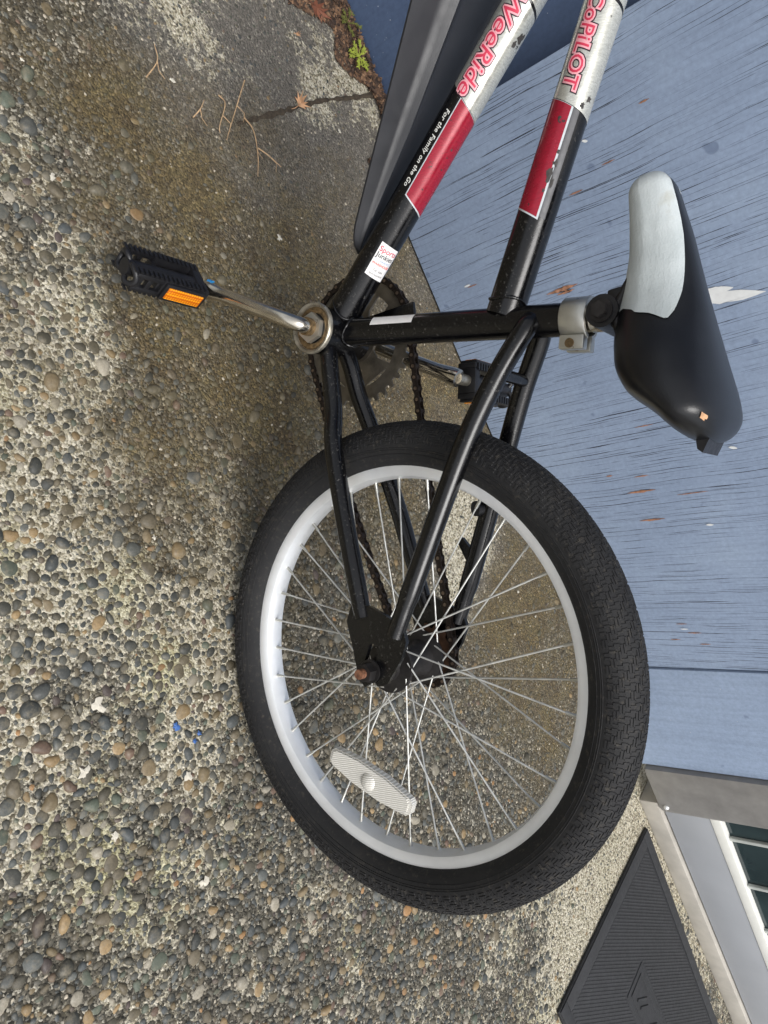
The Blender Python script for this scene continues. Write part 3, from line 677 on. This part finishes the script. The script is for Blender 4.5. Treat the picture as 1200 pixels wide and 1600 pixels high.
hub = part('hub', MB().lathe([(.005, .046), (.0125, .045), (.0135, .036), (.0145, .030), (.0275, .0285), (.0280, .0255), (.019, .0235), (.0165, .012), (.0165, -.012), (.02, -.0225), (.0295, -.0255), (.0295, -.0285), (.0225, -.030), (.0215, -.040), (.01, -.042)], seg=40), M['hub'])
ax = part('axle', MB().tube([(0, -.078, 0), (0, .0785, 0)], .0049, 18), M['rust'])
for s_ in (1, -1):
    link('axle_nut', hexa((0, 0), .0098, s_ * .0615, s_ * .0715, .4).mesh('axle_nut'), M['hub'], parent=ax)
    link('axle_washer', MB().tube([(0, s_ * .0588, 0), (0, s_ * .0612, 0)], .0118, 24).mesh('axle_washer', 50), M['hub'], parent=ax)
b = MB(); b.lathe([(.0215, -.0430), (.0275, -.0432), (.0275, -.0462), (.0215, -.0462)], seg=32, closed=True)
def sprocket(Nt, R0, R1, y0, y1):
    poly = []
    for i in range(Nt):
        for da, r in ((-.30, R0), (-.12, R1), (.12, R1), (.30, R0)): poly.append((2 * math.pi * (i + da) / Nt, r))
    return poly
def ringplate(b, outer, rin, y0, y1, c):
    n = len(outer); vs = []
    for y in (y0, y1):
        for a, r in outer: vs.append((c.x + r * math.cos(a), y, c.z + r * math.sin(a)))
        for a, r in outer: vs.append((c.x + rin * math.cos(a), y, c.z + rin * math.sin(a)))
    fs = []
    for i in range(n):
        j = (i + 1) % n
        fs += [(i, j, n + j, n + i), (2 * n + i, 2 * n + j, 3 * n + j, 3 * n + i), (i, j, 2 * n + j, 2 * n + i), (n + i, n + j, 3 * n + j, 3 * n + i)]
    b.add(vs, fs)
O0 = Vector((0, 0, 0)); b = MB(); ringplate(b, sprocket(16, .0295, .0345, 0, 0), .012, -.0432, -.0455, O0)
part('rear_sprocket', b, M['sprock'], 40)
b = MB(); RCH = .0745
ringplate(b, sprocket(37, RCH - .0035, RCH + .0028, 0, 0), .056, -.0462, -.0438, BB)
ringplate(b, [(2 * math.pi * i / 40, .026) for i in range(40)], .010, -.0466, -.0434, BB)
for i in range(5):
    a = 2 * math.pi * (i + .18) / 5; da = .30
    poly = [(BB.x + r * math.cos(a + s_), BB.z + r * math.sin(a + s_)) for r, s_ in ((.0245, -.56), (.036, -.36), (.058, -.46), (.058, .46), (.036, .36), (.0245, .56))]
    b.prism(poly, -.0461, -.0439)
part('chainring', b, M['ring'], 40)

# one piece crank, chrome
crank_n = cat([(BB.x, -.06, BB.z), (BB.x, 0, BB.z), (BB.x, .044, BB.z), (.3705, .0585, -.0655), (.3815, .0665, -.084), (.406, .0765, -.1255), (.4305, .0865, -.1675)], 8)
crank = part('crank', MB().tube(crank_n, [.0082] * (len(crank_n) - 6) + [.0082, .0084, .009, .0098, .0105, .0102], 22), M['chrome'])
cf = cat([(BB.x, -.048, BB.z), (.3625, -.062, -.0520), (.350, -.068, -.0315), (.328, -.073, .0060), (.3015, -.078, .0520)], 8)
link('far_crank_arm', MB().tube(cf, [.0082] * (len(cf) - 5) + [.0084, .009, .0098, .0105, .0102], 22).mesh('far_crank_arm', 60), M['chrome'], parent=crank)
link('axle_collar', MB().tube([BB + Vector((0, .0395, 0)), BB + Vector((0, .046, 0))], .0098, 24).mesh('axle_collar', 50), M['gold'], parent=crank)
link('paint_dab', MB().tube([(.432, .0865, -.155), (.436, .0885, -.160)], [.0038, .003], 8).mesh('paint_dab', 60), M['blue'], parent=crank)

def pedal(px, pz, s_, rot):
    c = Vector((px, 0, pz)); y0, y1 = .0985, .196
    mt_ = Matrix.Translation(c) @ Matrix.Rotation(rot, 4, 'Y')
    def tf(mb): mb.v = [tuple(mt_ @ Vector((q[0], q[1] * s_, q[2]))) for q in mb.v]; return mb
    hx, hz = .0205, .0118
    b = MB()
    ym = y0 + .058
    b.box((-hx + .006, y0, -hz), (hx - .006, y0 + .011, hz), .002)
    for sx in (-1, 1):
        xa, xb = sorted((sx * hx, sx * (hx - .0065)))
        b.box((xa, y0, -hz), (xb, ym, hz), .002)                       # solid inner half behind the reflector
        b.box((xa, ym - .002, hz - .0065), (xb, y1 - .008, hz), .002); b.box((xa, ym - .002, -hz), (xb, y1 - .008, -hz + .0065), .002)
        for yc in (ym + .014, y1 - .014): b.box((xa + .0005, yc - .003, -hz + .003), (xb - .0005, yc + .003, hz - .003), .001)
        # rounded loops at the outer end
        loop = [(sx * hx * .5 + hx * .5 * math.cos(t) * .92, y1 - .006 - .004 * abs(math.cos(t)) ** 2, hz * .82 * math.sin(t)) for t in [2 * math.pi * q / 24 for q in range(25)]]
        b.tube(loop, .0032, 10, False)
    b.box((-hx + .004, ym - .003, -.006), (hx - .004, ym + .003, .006), .001)
    pd = part('pedal', tf(b), M['plastic'], 40)
    link('pedal_barrel', tf(MB().tube([(0, y0 + .004, 0), (0, y0 + .05, 0), (0, y1 - .004, 0)], [.0098, .009, .0088], 20)).mesh('pedal_barrel', 50), M['plastic'], parent=pd)
    b = MB()
    for x in (-hx + .0045, hx - .0045):
        for z in (hz, -hz):
            y = y0 + .004
            while y < y1 - .004:
                b.box((x - .004, y, min(z, z * 1.16)), (x + .004, y + .003, max(z, z * 1.16))); y += .0058
    link('grip_teeth', tf(b).mesh('grip_teeth'), M['plastic'], parent=pd, kind='stuff')
    for sx in (-1, 1):
        lo, hi = sorted((sx * hx, sx * (hx + .0035)))
        link('reflector_frame', tf(MB().box((lo, y0 + .004, -hz + .001), (hi, y0 + .056, hz - .001), .001)).mesh('reflector_frame', 40), M['plastic'], parent=pd)
        lo, hi = sorted((sx * (hx + .003), sx * (hx + .0048)))
        link('reflector_lens', tf(MB().box((lo, y0 + .008, -hz + .0045), (hi, y0 + .052, hz - .0045), .0006)).mesh('reflector_lens', 40), M['amber'], parent=pd)
    link('pedal_spindle', tf(MB().tube([(0, .078, 0), (0, y0 + .002, 0)], .0065, 16)).mesh('pedal_spindle', 50), M['chrome_dirty'], parent=pd)
pedal(.4285, -.1655, 1, R_(26)); pedal(.3025, .050, -1, R_(-8))

# chain
cy_ = -.045
D = BB.xz.length; ang = math.atan2(BB.z, BB.x); dl = math.asin((RCH - .0326) / D)
def circ(c, r, a): return (c[0] + r * math.cos(a), c[1] + r * math.sin(a))
up0 = ang + math.pi / 2 + dl; dn0 = ang - math.pi / 2 - dl
path = []
for i in range(61): path.append(circ((BB.x, BB.z), RCH, dn0 + (up0 - dn0) * i / 60 if up0 > dn0 else 0))
p_a = circ((BB.x, BB.z), RCH, up0); p_b = circ((0, 0), .0326, up0)
for i in range(1, 60): t = i / 60; path.append((p_a[0] + (p_b[0] - p_a[0]) * t, p_a[1] + (p_b[1] - p_a[1]) * t - .003 * math.sin(math.pi * t)))
for i in range(31): path.append(circ((0, 0), .0326, up0 + (2 * math.pi - (up0 - dn0)) * i / 30))
p_a = circ((0, 0), .0326, dn0); p_b = circ((BB.x, BB.z), RCH, dn0)
for i in range(1, 60): t = i / 60; path.append((p_a[0] + (p_b[0] - p_a[0]) * t, p_a[1] + (p_b[1] - p_a[1]) * t - .008 * math.sin(math.pi * t)))
path.append(path[0]); P2 = np.array(path); sg = np.hypot(*np.diff(P2, axis=0).T); cum = np.concatenate([[0], np.cumsum(sg)])
NL = int(round(cum[-1] / .0127 / 2)) * 2; tt = np.arange(NL) * cum[-1] / NL
jx, jz = np.interp(tt, cum, P2[:, 0]), np.interp(tt, cum, P2[:, 1]); PI_ = cum[-1] / NL
def plate(b, y0, y1, r, waist):
    poly = []
    for cx_, a0 in ((PI_ / 2, -75), (-PI_ / 2, 105)):
        for k in range(7): a = R_(a0 + 150 * k / 6); poly.append((cx_ + r * math.cos(a), r * math.sin(a)))
        poly.append((0, waist if cx_ > 0 else -waist))
    b.prism(poly, y0, y1)
bo = MB(); plate(bo, .0030, .0039, .0043, .003); plate(bo, -.0039, -.0030, .0043, .003); me_o = bo.mesh('link_plate'); me_o.materials.append(M['chain'])
bi = MB(); plate(bi, .0019, .0028, .0041, .0029); plate(bi, -.0028, -.0019, .0041, .0029)
for sx in (-.5, .5): bi.tube([(sx * PI_, -.0018, 0), (sx * PI_, .0018, 0)], .0037, 10)
pins = MB()
for i in range(NL): pins.tube([(jx[i], cy_ - .0047, jz[i]), (jx[i], cy_ + .0047, jz[i])], .0019, 8)
chain = part('chain', pins, M['pin'], 60)
me_i = bi.mesh('inner_link_plate'); me_i.materials.append(M['chain'])
for i in range(NL):
    j = (i + 1) % NL; c = ((jx[i] + jx[j]) / 2, cy_, (jz[i] + jz[j]) / 2); a = math.atan2(jz[j] - jz[i], jx[j] - jx[i])
    o = link('chain_link', me_o if i % 2 else me_i, None, parent=chain); o.location = c; o.rotation_euler = (0, -a, 0)

# wheel reflector
ra, rb = Vector((-.101, .021, -.1007)), Vector((-.1484, .021, .0025)); rc_ = (ra + rb) / 2; rd = (rb - ra); rl = rd.length / 2; rd.normalize(); rn = Vector((rd.z, 0, -rd.x))
if rn.dot(rc_) < 0: rn = -rn
def rfl(u, v, y): q = rc_ + rd * u + rn * v; return Vector((q.x, y, q.z))
poly = [(u_, v_ * 1.05) for u_, v_ in [(-rl, -.006), (-rl + .004, -.010), (-.02, -.0145), (.02, -.0145), (rl - .004, -.010), (rl, -.006), (rl, .004), (rl - .004, .008), (.02, .012), (-.02, .012), (-rl + .004, .008), (-rl, .004)]]
def rpr(sc, y0, y1):
    n = len(poly); vs = [rfl(u * sc, v * sc, y0) for u, v in poly] + [rfl(u * sc, v * sc, y1) for u, v in poly]
    return MB().add(vs, [tuple(range(n)), tuple(range(2 * n - 1, n - 1, -1))] + [(i, i + n, (i + 1) % n + n, (i + 1) % n) for i in range(n)])
wr = part('wheel_reflector', rpr(1.0, .010, .018), M['clear'], 30)
link('reflector_lens', rpr(.93, .0181, .0202).mesh('reflector_lens', 30), M['clear'], parent=wr)
link('centre_boss', MB().lathe([(0, .0235), (.005, .023), (.0085, .0215), (.0092, .0200)], seg=28, c=(rc_.x, 0, rc_.z)).mesh('centre_boss', 50), M['clear'], parent=wr)

# splash guard blade under the down tube
DN = Vector((DT.z, 0, -DT.x))     # away from the tube, forward and down
b = MB(); vs = []; ns, nw = 40, 28; S0, S1 = .052, .34
for i in range(ns + 1):
    t = i / ns; s = S0 + (S1 - S0) * t
    hw = (.016 + (s - .052) * .262) * min(1, math.sqrt(max(0, 1 - (1 - min(1, t * 9)) ** 2)) + .02)
    d = .0195 + (s - .052) * .105
    for j in range(nw + 1):
        u = -1 + 2 * j / nw; cr = .004 * (abs(u) > .5) * (abs(u) - .5) * 2 - .0085 * max(0, 1 - abs(abs(u) - .42) / .14) * min(1, t * 2.2)
        q = DA + DT * s + DN * (d + cr + .006 * u * u * (t)); q.y = u * hw; vs.append(q)
n1 = nw + 1; m0 = len(vs); vs2 = [q + DN * .0025 for q in vs]
fs = [(i * n1 + j, i * n1 + j + 1, (i + 1) * n1 + j + 1, (i + 1) * n1 + j) for i in range(ns) for j in range(nw)]
fs += [tuple(a + m0 for a in reversed(f)) for f in fs]
edge = [j for j in range(n1)] + [i * n1 + nw for i in range(1, ns + 1)] + [ns * n1 + j for j in range(nw - 1, -1, -1)] + [i * n1 for i in range(ns - 1, 0, -1)]
fs += [(edge[k], edge[(k + 1) % len(edge)], edge[(k + 1) % len(edge)] + m0, edge[k] + m0) for k in range(len(edge))]
b.add(vs + vs2, fs); part('splash_guard', b, M['guard'], 60)

# ------------------------------------------------------------------ decals and lettering, wrapped round the tubes
def wrap(pt, A, T, r, up):       # pt = (along towards the rear, arc up, height)
    e0 = Vector((0, 1, 0)); ph = pt[1] / r; return A - T * pt[0] + (e0 * math.cos(ph) + up * math.sin(ph)) * (r + pt[2])
def sleeve(name, A, T, r, s0, s1, p0, p1, mat, parent, h, slant=0.0):
    kS, pC = (.030, 41) if parent is down_tube else (.020, 31)
    if name == 'price_sticker': kS = .006; pC = 70
    up = Vector((-T.z, 0, T.x)); vs = []; na, nl = 28, 8
    for i in range(nl + 1):
        for j in range(na + 1):
            p = R_(p0 + (p1 - p0) * j / na); s = s0 + (s1 - s0) * i / nl - kS * (math.degrees(p) - pC) / 240; vs.append(wrap((-s, p * r, h), A, T, r, up))
    fs = [(i * (na + 1) + j, i * (na + 1) + j + 1, (i + 1) * (na + 1) + j + 1, (i + 1) * (na + 1) + j) for i in range(nl) for j in range(na)]
    return link(name, MB().add(vs, fs).mesh(name, 80), mat, parent=parent)
def text_mesh(body, size, offset=0.0, shear=0.0, space=1.0):
    cu = bpy.data.curves.new('txt', 'FONT'); cu.body = body; cu.size = size; cu.offset = offset; cu.shear = shear; cu.space_character = space
    cu.align_x = 'CENTER'; cu.align_y = 'CENTER'; cu.resolution_u = 3
    o = bpy.data.objects.new('txt', cu); col.objects.link(o); bpy.context.view_layer.update()
    me = bpy.data.meshes.new_from_object(o.evaluated_get(bpy.context.evaluated_depsgraph_get())); bpy.data.objects.remove(o); bpy.data.curves.remove(cu); return me
def lettering(name, body, size, A, T, r, s_c, phi, mat, parent, h, offset=0.0, shear=0.0, space=1.0, across=False, sx=1.0, sy=1.0):
    me = text_mesh(body, size, offset, shear, space); bm = bmesh.new(); bm.from_mesh(me); bpy.data.meshes.remove(me)
    for v in bm.verts: v.co.x *= sx; v.co.y *= sy
    ext = size * (len(body) if across else 1.2)
    for k in range(-14, 15):
        p = k * ext / 24; pl = (p, 0, 0) if across else (0, p, 0); no = (1, 0, 0) if across else (0, 1, 0)
        bmesh.ops.bisect_plane(bm, geom=bm.verts[:] + bm.edges[:] + bm.faces[:], plane_co=pl, plane_no=no)
    up = Vector((-T.z, 0, T.x))
    for v in bm.verts:
        x, y = v.co.x, v.co.y
        if across: x, y = -y, x          # reads round the tube
        v.co = wrap((-s_c + x, R_(phi) * r + y, h), A, T, r, up)
    me = bpy.data.meshes.new(name); bm.to_mesh(me); bm.free(); return link(name, me, mat, parent=parent)
def sd_(x, z): return (Vector((x, 0, z)) - DA).dot(DT)
def st_(x, z): return (Vector((x, 0, z)) - TA).dot(TT)
dS, dR, dE = sd_(.5481, .1345), sd_(.476, .0643), sd_(.6116, .2119)
tS, tR, tE = st_(.492, .2399), st_(.4228, .1982) - .015, st_(.5721, .2802)
sleeve('silver_decal', DA, DT, RD, dS, dE - .001, -75, 165, M['decal_silver'], down_tube, .00025)
sleeve('silver_decal', DA, DT, RD, dE + .002, dE + .08, -75, 165, M['decal_silver'], down_tube, .00025)
sleeve('decal_border', DA, DT, RD, dR - .0015, dS - .0006, 20, 165, M['decal_border'], down_tube, .0002, 0)
sleeve('red_decal', DA, DT, RD, dR, dS - .001, 23.5, 160, M['decal_film_red'], down_tube, .00035)
sleeve('silver_decal', TA, TT, RT, tS, tE - .001, -75, 165, M['decal_silver'], top_tube, .00025)
sleeve('silver_decal', TA, TT, RT, tE + .002, tE + .07, -75, 165, M['decal_silver'], top_tube, .00025)
sleeve('charcoal_decal', TA, TT, RT, tR + .002, tS - .0006, 30, 58, M['decal_grey'], top_tube, .00015)
sleeve('decal_border', TA, TT, RT, tR - .0015, tS - .0006, -75, 37, M['decal_border'], top_tube, .0002)
sleeve('red_decal', TA, TT, RT, tR, tS - .001, -75, 31, M['decal_film_red'], top_tube, .00035)
def decal_chip(A, T, r, sc_, phi, la, lc, parent, seed):
    up = Vector((-T.z, 0, T.x)); r8 = random.Random(seed); n = 14; vs = [wrap((-sc_, R_(phi) * r, .0006), A, T, r, up)]
    for i in range(n):
        a = 2 * math.pi * i / n; q = r8.uniform(.35, 1.1); vs.append(wrap((-sc_ + la * q * math.cos(a), R_(phi) * r + lc * q * math.sin(a), .0005), A, T, r, up))
    link('paint_chip', MB().add(vs, [(0, 1 + i, 1 + (i + 1) % n) for i in range(n)]).mesh('paint_chip'), M['chipped'], parent=parent)
M['chipped'] = simple('chipped_primer', srgb(58, 55, 53), .7, 0, .5, 400)
for q, (sx_, ph, la, lc) in enumerate([(.114, 30, .008, .0035), (.124, 36, .004, .003), (.160, 8, .003, .002), (.100, 28, .003, .0015), (.133, 34, .0025, .002), (.108, 42, .006, .0018), (.175, 60, .003, .003), (.182, 75, .004, .004)]): decal_chip(TA, TT, RT, sx_, ph, la, lc, top_tube, q)
for q, (sx_, ph, la, lc) in enumerate([(.19, 80, .0018, .0014), (.17, 85, .0016, .0016), (.145, 60, .0012, .001), (.302, 95, .006, .005), (.295, 80, .004, .003)]): decal_chip(DA, DT, RD, sx_, ph, la, lc, down_tube, 30 + q)
L1 = (dE + dS) / 2 + .004; L2 = (tE + tS) / 2 + .008
for nm, mt_, off, h in (('lettering_outline', 'decal_dark', .0024, .0004), ('lettering_edge', 'decal_pink', .0014, .00055), ('lettering', 'decal_red', .0, .0007)):
    lettering(nm, 'WeeRide', .0225, DA, DT, RD, L1, 16, M[mt_], down_tube, h, off, .25, 1.02, sx=1.12)
    lettering(nm, 'CoPiLOT', .0185, TA, TT, RT, L2, 3, M[mt_], top_tube, h, off, .15, 1.02, sx=1.08)
lettering('slogan', 'For the Family on the Go', .0070, DA, DT, RD, (dS + dR) / 2 - .002, 4, M['ink_white'], down_tube, .0003, .00012, .2, 1.05, sx=1.05)
sS = sd_(.4254, .0181)
sleeve('price_sticker', DA, DT, RD, sS - .0185, sS + .0185, 32, 108, M['white_sticker'], down_tube, .0003)
for body, sz, ds, mat, off in (('Sports', .0082, .0125, 'ink_red', .0001), ('Junkies', .0076, .0060, 'ink_black', .0001), ('CLEARANCE', .0036, .0008, 'ink_blue', .0), ('WAREHOUSE', .0036, -.0034, 'ink_orange', .0001), ('Tel: 604.', .0036, -.0100, 'ink_black', .0), ('sportsjunkies', .0033, -.0142, 'ink_black', .0)):
    lettering('sticker_text', body, sz, DA, DT, RD, sS + ds, 70, M[mat], down_tube, .00045, off, 0, 1.0, True)
sq = (Vector((.3619, 0, .0059)) - BB).dot(ST), (Vector((.3509, 0, .0588)) - BB).dot(ST)
# paper strip on the seat tube, front upper flank
def sleeve_st(name, s0, s1, p0, p1, mat, h):
    fr = Vector((ST.z, 0, -ST.x)); vs = []; na, nl = 10, 8
    for i in range(nl + 1):
        for j in range(na + 1):
            p = R_(p0 + (p1 - p0) * j / na); vs.append(BB + ST * (s0 + (s1 - s0) * i / nl) + (Vector((0, 1, 0)) * math.cos(p) + fr * math.sin(p)) * (RS + h))
    fs = [(i * (na + 1) + j, i * (na + 1) + j + 1, (i + 1) * (na + 1) + j + 1, (i + 1) * (na + 1) + j) for i in range(nl) for j in range(na)]
    return link(name, MB().add(vs, fs).mesh(name, 80), mat, parent=seat_tube)
sleeve_st('paper_sticker', sq[0], sq[1], 14, 55, M['white_sticker'], .0003)

# ------------------------------------------------------------------ litter, leaf, weeds, rootlets
def star_leaf(name, x, y, size, rot, mat, label, group=None):
    r4 = random.Random(int(x * 1e4)); out_ = []
    lob = [(0, 1.0), (.28, .45), (.52, .82), (.72, .38), (1.0, .9), (1.3, .36), (1.62, .62), (2.1, .3), (2.75, .28), (math.pi, .34)]
    ang_ = lob + [(2 * math.pi - a, r) for a, r in lob[-2:0:-1]]
    vs = [(0, 0, .004)]
    for a, r in ang_:
        rr = r * size * r4.uniform(.88, 1.1); vs.append((rr * math.cos(a), rr * math.sin(a), .0015 + .006 * (rr / size) ** 2 * (1 + .6 * math.sin(3 * a))))
    n = len(ang_); b = MB().add(vs, [(0, 1 + i, 1 + (i + 1) % n) for i in range(n)])
    st_ = MB().tube([(-size * .2, 0, .004), (-size * .8, .1 * size, .003), (-size * 1.1, .25 * size, .002)], .0006, 6)
    o = link(name, b.mesh(name), mat, label=label, cat='leaf', group=group); o.location = (x, y, .001); o.rotation_euler = (0, 0, rot)
    link('stalk', st_.mesh('stalk', 60), mat, parent=o); return o
star_leaf('dry_leaf', -.2446, -.1211, .021, 2.0, M['leaf'], 'small lobed tan dry leaf lying on the slab joint')
star_leaf('dry_leaf', -.372, .008, .030, .8, M['leaf_red'], 'large rust brown leaf in the soil at the slab edge')
star_leaf('dry_leaf', -.338, -.062, .006, 1.4, M['leaf'], 'tiny round orange leaf scrap beside the rust brown leaf')
def weed(x, y, n, L, mat, label):
    o = bpy.data.objects.new('weed', None); col.objects.link(o); o.location = (x, y, .004); o['label'] = label; o['category'] = 'weed'
    r5 = random.Random(n); b = MB(); stem = MB()
    for i in range(n):
        a = 2 * math.pi * i / n + r5.uniform(-.3, .3); l = L * r5.uniform(.6, 1.1); rise = r5.uniform(.35, 1.0)
        d = Vector((math.cos(a), math.sin(a), 0)); s = Vector((-d.y, d.x, 0)); p = [Vector((0, 0, .004)), d * l * .5 + Vector((0, 0, l * .55 * rise)), d * l + Vector((0, 0, l * .6 * rise))]
        stem.tube(p, [.0008, .0006, .0004], 5)
        for t in (.35, .44, .53, .62, .71, .8, .88, .95):
            q = p[1].lerp(p[2], (t - .35) / .6) if t > .35 else p[1]
            for sg_ in (-1, 1):
                e = q + s * sg_ * l * .16 + d * l * .12 + Vector((0, 0, r5.uniform(-.002, .003)))
                b.add([q, q + d * .0016 + s * sg_ * .001, e, q - d * .0006 + s * sg_ * .0014], [(0, 1, 2, 3)])
    link('leaves', b.mesh('leaves'), mat, parent=o); link('stems', stem.mesh('stems', 60), mat, parent=o)
weed(-.2925, .058, 19, .023, M['weed'], 'bright green feathery weed sprouting at the foot of the dark wall')
weed(-.345, .066, 9, .026, M['moss'], 'duller green weed further along the dark wall')
def litter():
    r6 = random.Random(3); b = MB(); 
    for i in range(9500):
        x = r6.uniform(-.62, -.02); edge_ = .085 if x < -.14 else -.004
        wdt = .022 + .55 * max(0, min(.25, -.215 - x)); y = edge_ - min(abs(r6.gauss(0, wdt * .6)), wdt * (.85 + .3 * math.sin(x * 60)))
        if y > .088 or (x > -.14 and y > -.003): continue
        s = r6.uniform(.0015, .006) * (1 if r6.random() < .9 else 1.8); a = r6.uniform(0, 6.28); z = max(.0008, .010 * math.exp(-((edge_ - y) / .03) ** 2) * r6.random() + .001)
        d = Vector((math.cos(a), math.sin(a), r6.uniform(-.4, .4))) * s; e = Vector((-math.sin(a), math.cos(a), r6.uniform(-.3, .3))) * s * r6.uniform(.25, .7); c = Vector((x, y, z + .001))
        b.add([c - d, c - e, c + d, c + e, c + Vector((0, 0, s * .35))], [(0, 1, 4), (1, 2, 4), (2, 3, 4), (3, 0, 4)])
    k = NT('litter_mix'); g = k.coord()
    k.p(Base_Color=k.ramp(k.voro(g, 220, 'Color'), [(.1, srgb(42, 32, 27)), (.45, srgb(72, 55, 44)), (.7, srgb(104, 78, 58)), (.92, srgb(140, 110, 84))]), Roughness=.9)
    link('leaf_litter', b.mesh('leaf_litter'), k.m, kind='stuff', label='dark brown soil and leaf litter along the foot of the wall', cat='litter')
litter()
for i, (pts, lab) in enumerate([
        ([(-.288, -.212), (-.265, -.243), (-.258, -.25), (-.228, -.285), (-.2185, -.2985)], 'longest pale dry rootlet beside the slab joint'),
        ([(-.2419, -.2446), (-.222, -.243), (-.1906, -.2539), (-.165, -.27)], 'curved dry rootlet reaching away from the slab joint'),
        ([(-.2755, -.2718), (-.262, -.272), (-.2371, -.298), (-.23, -.30)], 'short bent dry rootlet beside the longest rootlet'),
        ([(-.2549, -.333), (-.262, -.318), (-.272, -.303)], 'thin straight dry rootlet just left of the short bent rootlet'),
        ([(-.20, -.245), (-.185, -.235), (-.168, -.22)], 'faint dry rootlet between joint and bicycle'),
        ([(-.31, -.375), (-.325, -.35), (-.345, -.34)], 'forked dry rootlet lying alone furthest from the slab joint')]):
    b = MB(); q = cat([(x, y, .0025 + .002 * ((k_ * 5) % 3)) for k_, (x, y) in enumerate(pts)], 6)
    b.tube(q, [.0011 - .0006 * k_ / len(q) for k_ in range(len(q))], 6)
    mid = q[len(q) // 2]; b.tube([mid, mid + Vector((.012, .006 - .012 * (i % 2), .001)), mid + Vector((.022, -.002, 0))], [.0007, .0005, .0003], 5)
    link('rootlet', b.mesh('rootlet', 60), M['twig'], label=lab, cat='twig')

CHIPS = [(0.425, -0.800, 0.007, 'drop'), (-0.081, -0.283, 0.006, 'drop'), (0.287, -0.838, 0.01, 'drop'), (0.334, -0.886, 0.009, 'drop'), (-0.193, -0.058, 0.005, 'drop'), (0.538, -0.851, 0.007, 'drop'), (0.368, -0.780, 0.006, 'blue2'), (0.398, -0.772, 0.005, 'blue2'), (0.395, -0.762, 0.004, 'blue2'), (0.172, -0.683, 0.004, 'drop'), (-0.225, -0.566, 0.005, 'drop'), (-0.302, -0.337, 0.005, 'drop'), (-0.345, -0.527, 0.003, 'drop'), (0.714, -0.092, 0.004, 'drop'), (0.645, -0.110, 0.004, 'drop'), (1.545, -0.250, 0.007, 'drop'), (0.413, -0.899, 0.007, 'drop')]
M['blue2'] = simple('blue_paint_fleck', srgb(58, 98, 160), .6)
def chip(name, x, y, r, mat, seed):
    r7 = random.Random(seed); n = 13; vs = [(x, y, .0034)]
    for i in range(n):
        a = 2 * math.pi * i / n; q = r * r7.uniform(.3, 1.1); vs.append((x + q * math.cos(a), y + q * math.sin(a), .0022))
    link(name, MB().add(vs, [(0, 1 + i, 1 + (i + 1) % n) for i in range(n)]).mesh(name), mat, parent=ground)
for i, (x, y, r, mt_) in enumerate(CHIPS): chip('paint_speck', x, y, r, M[mt_], i)
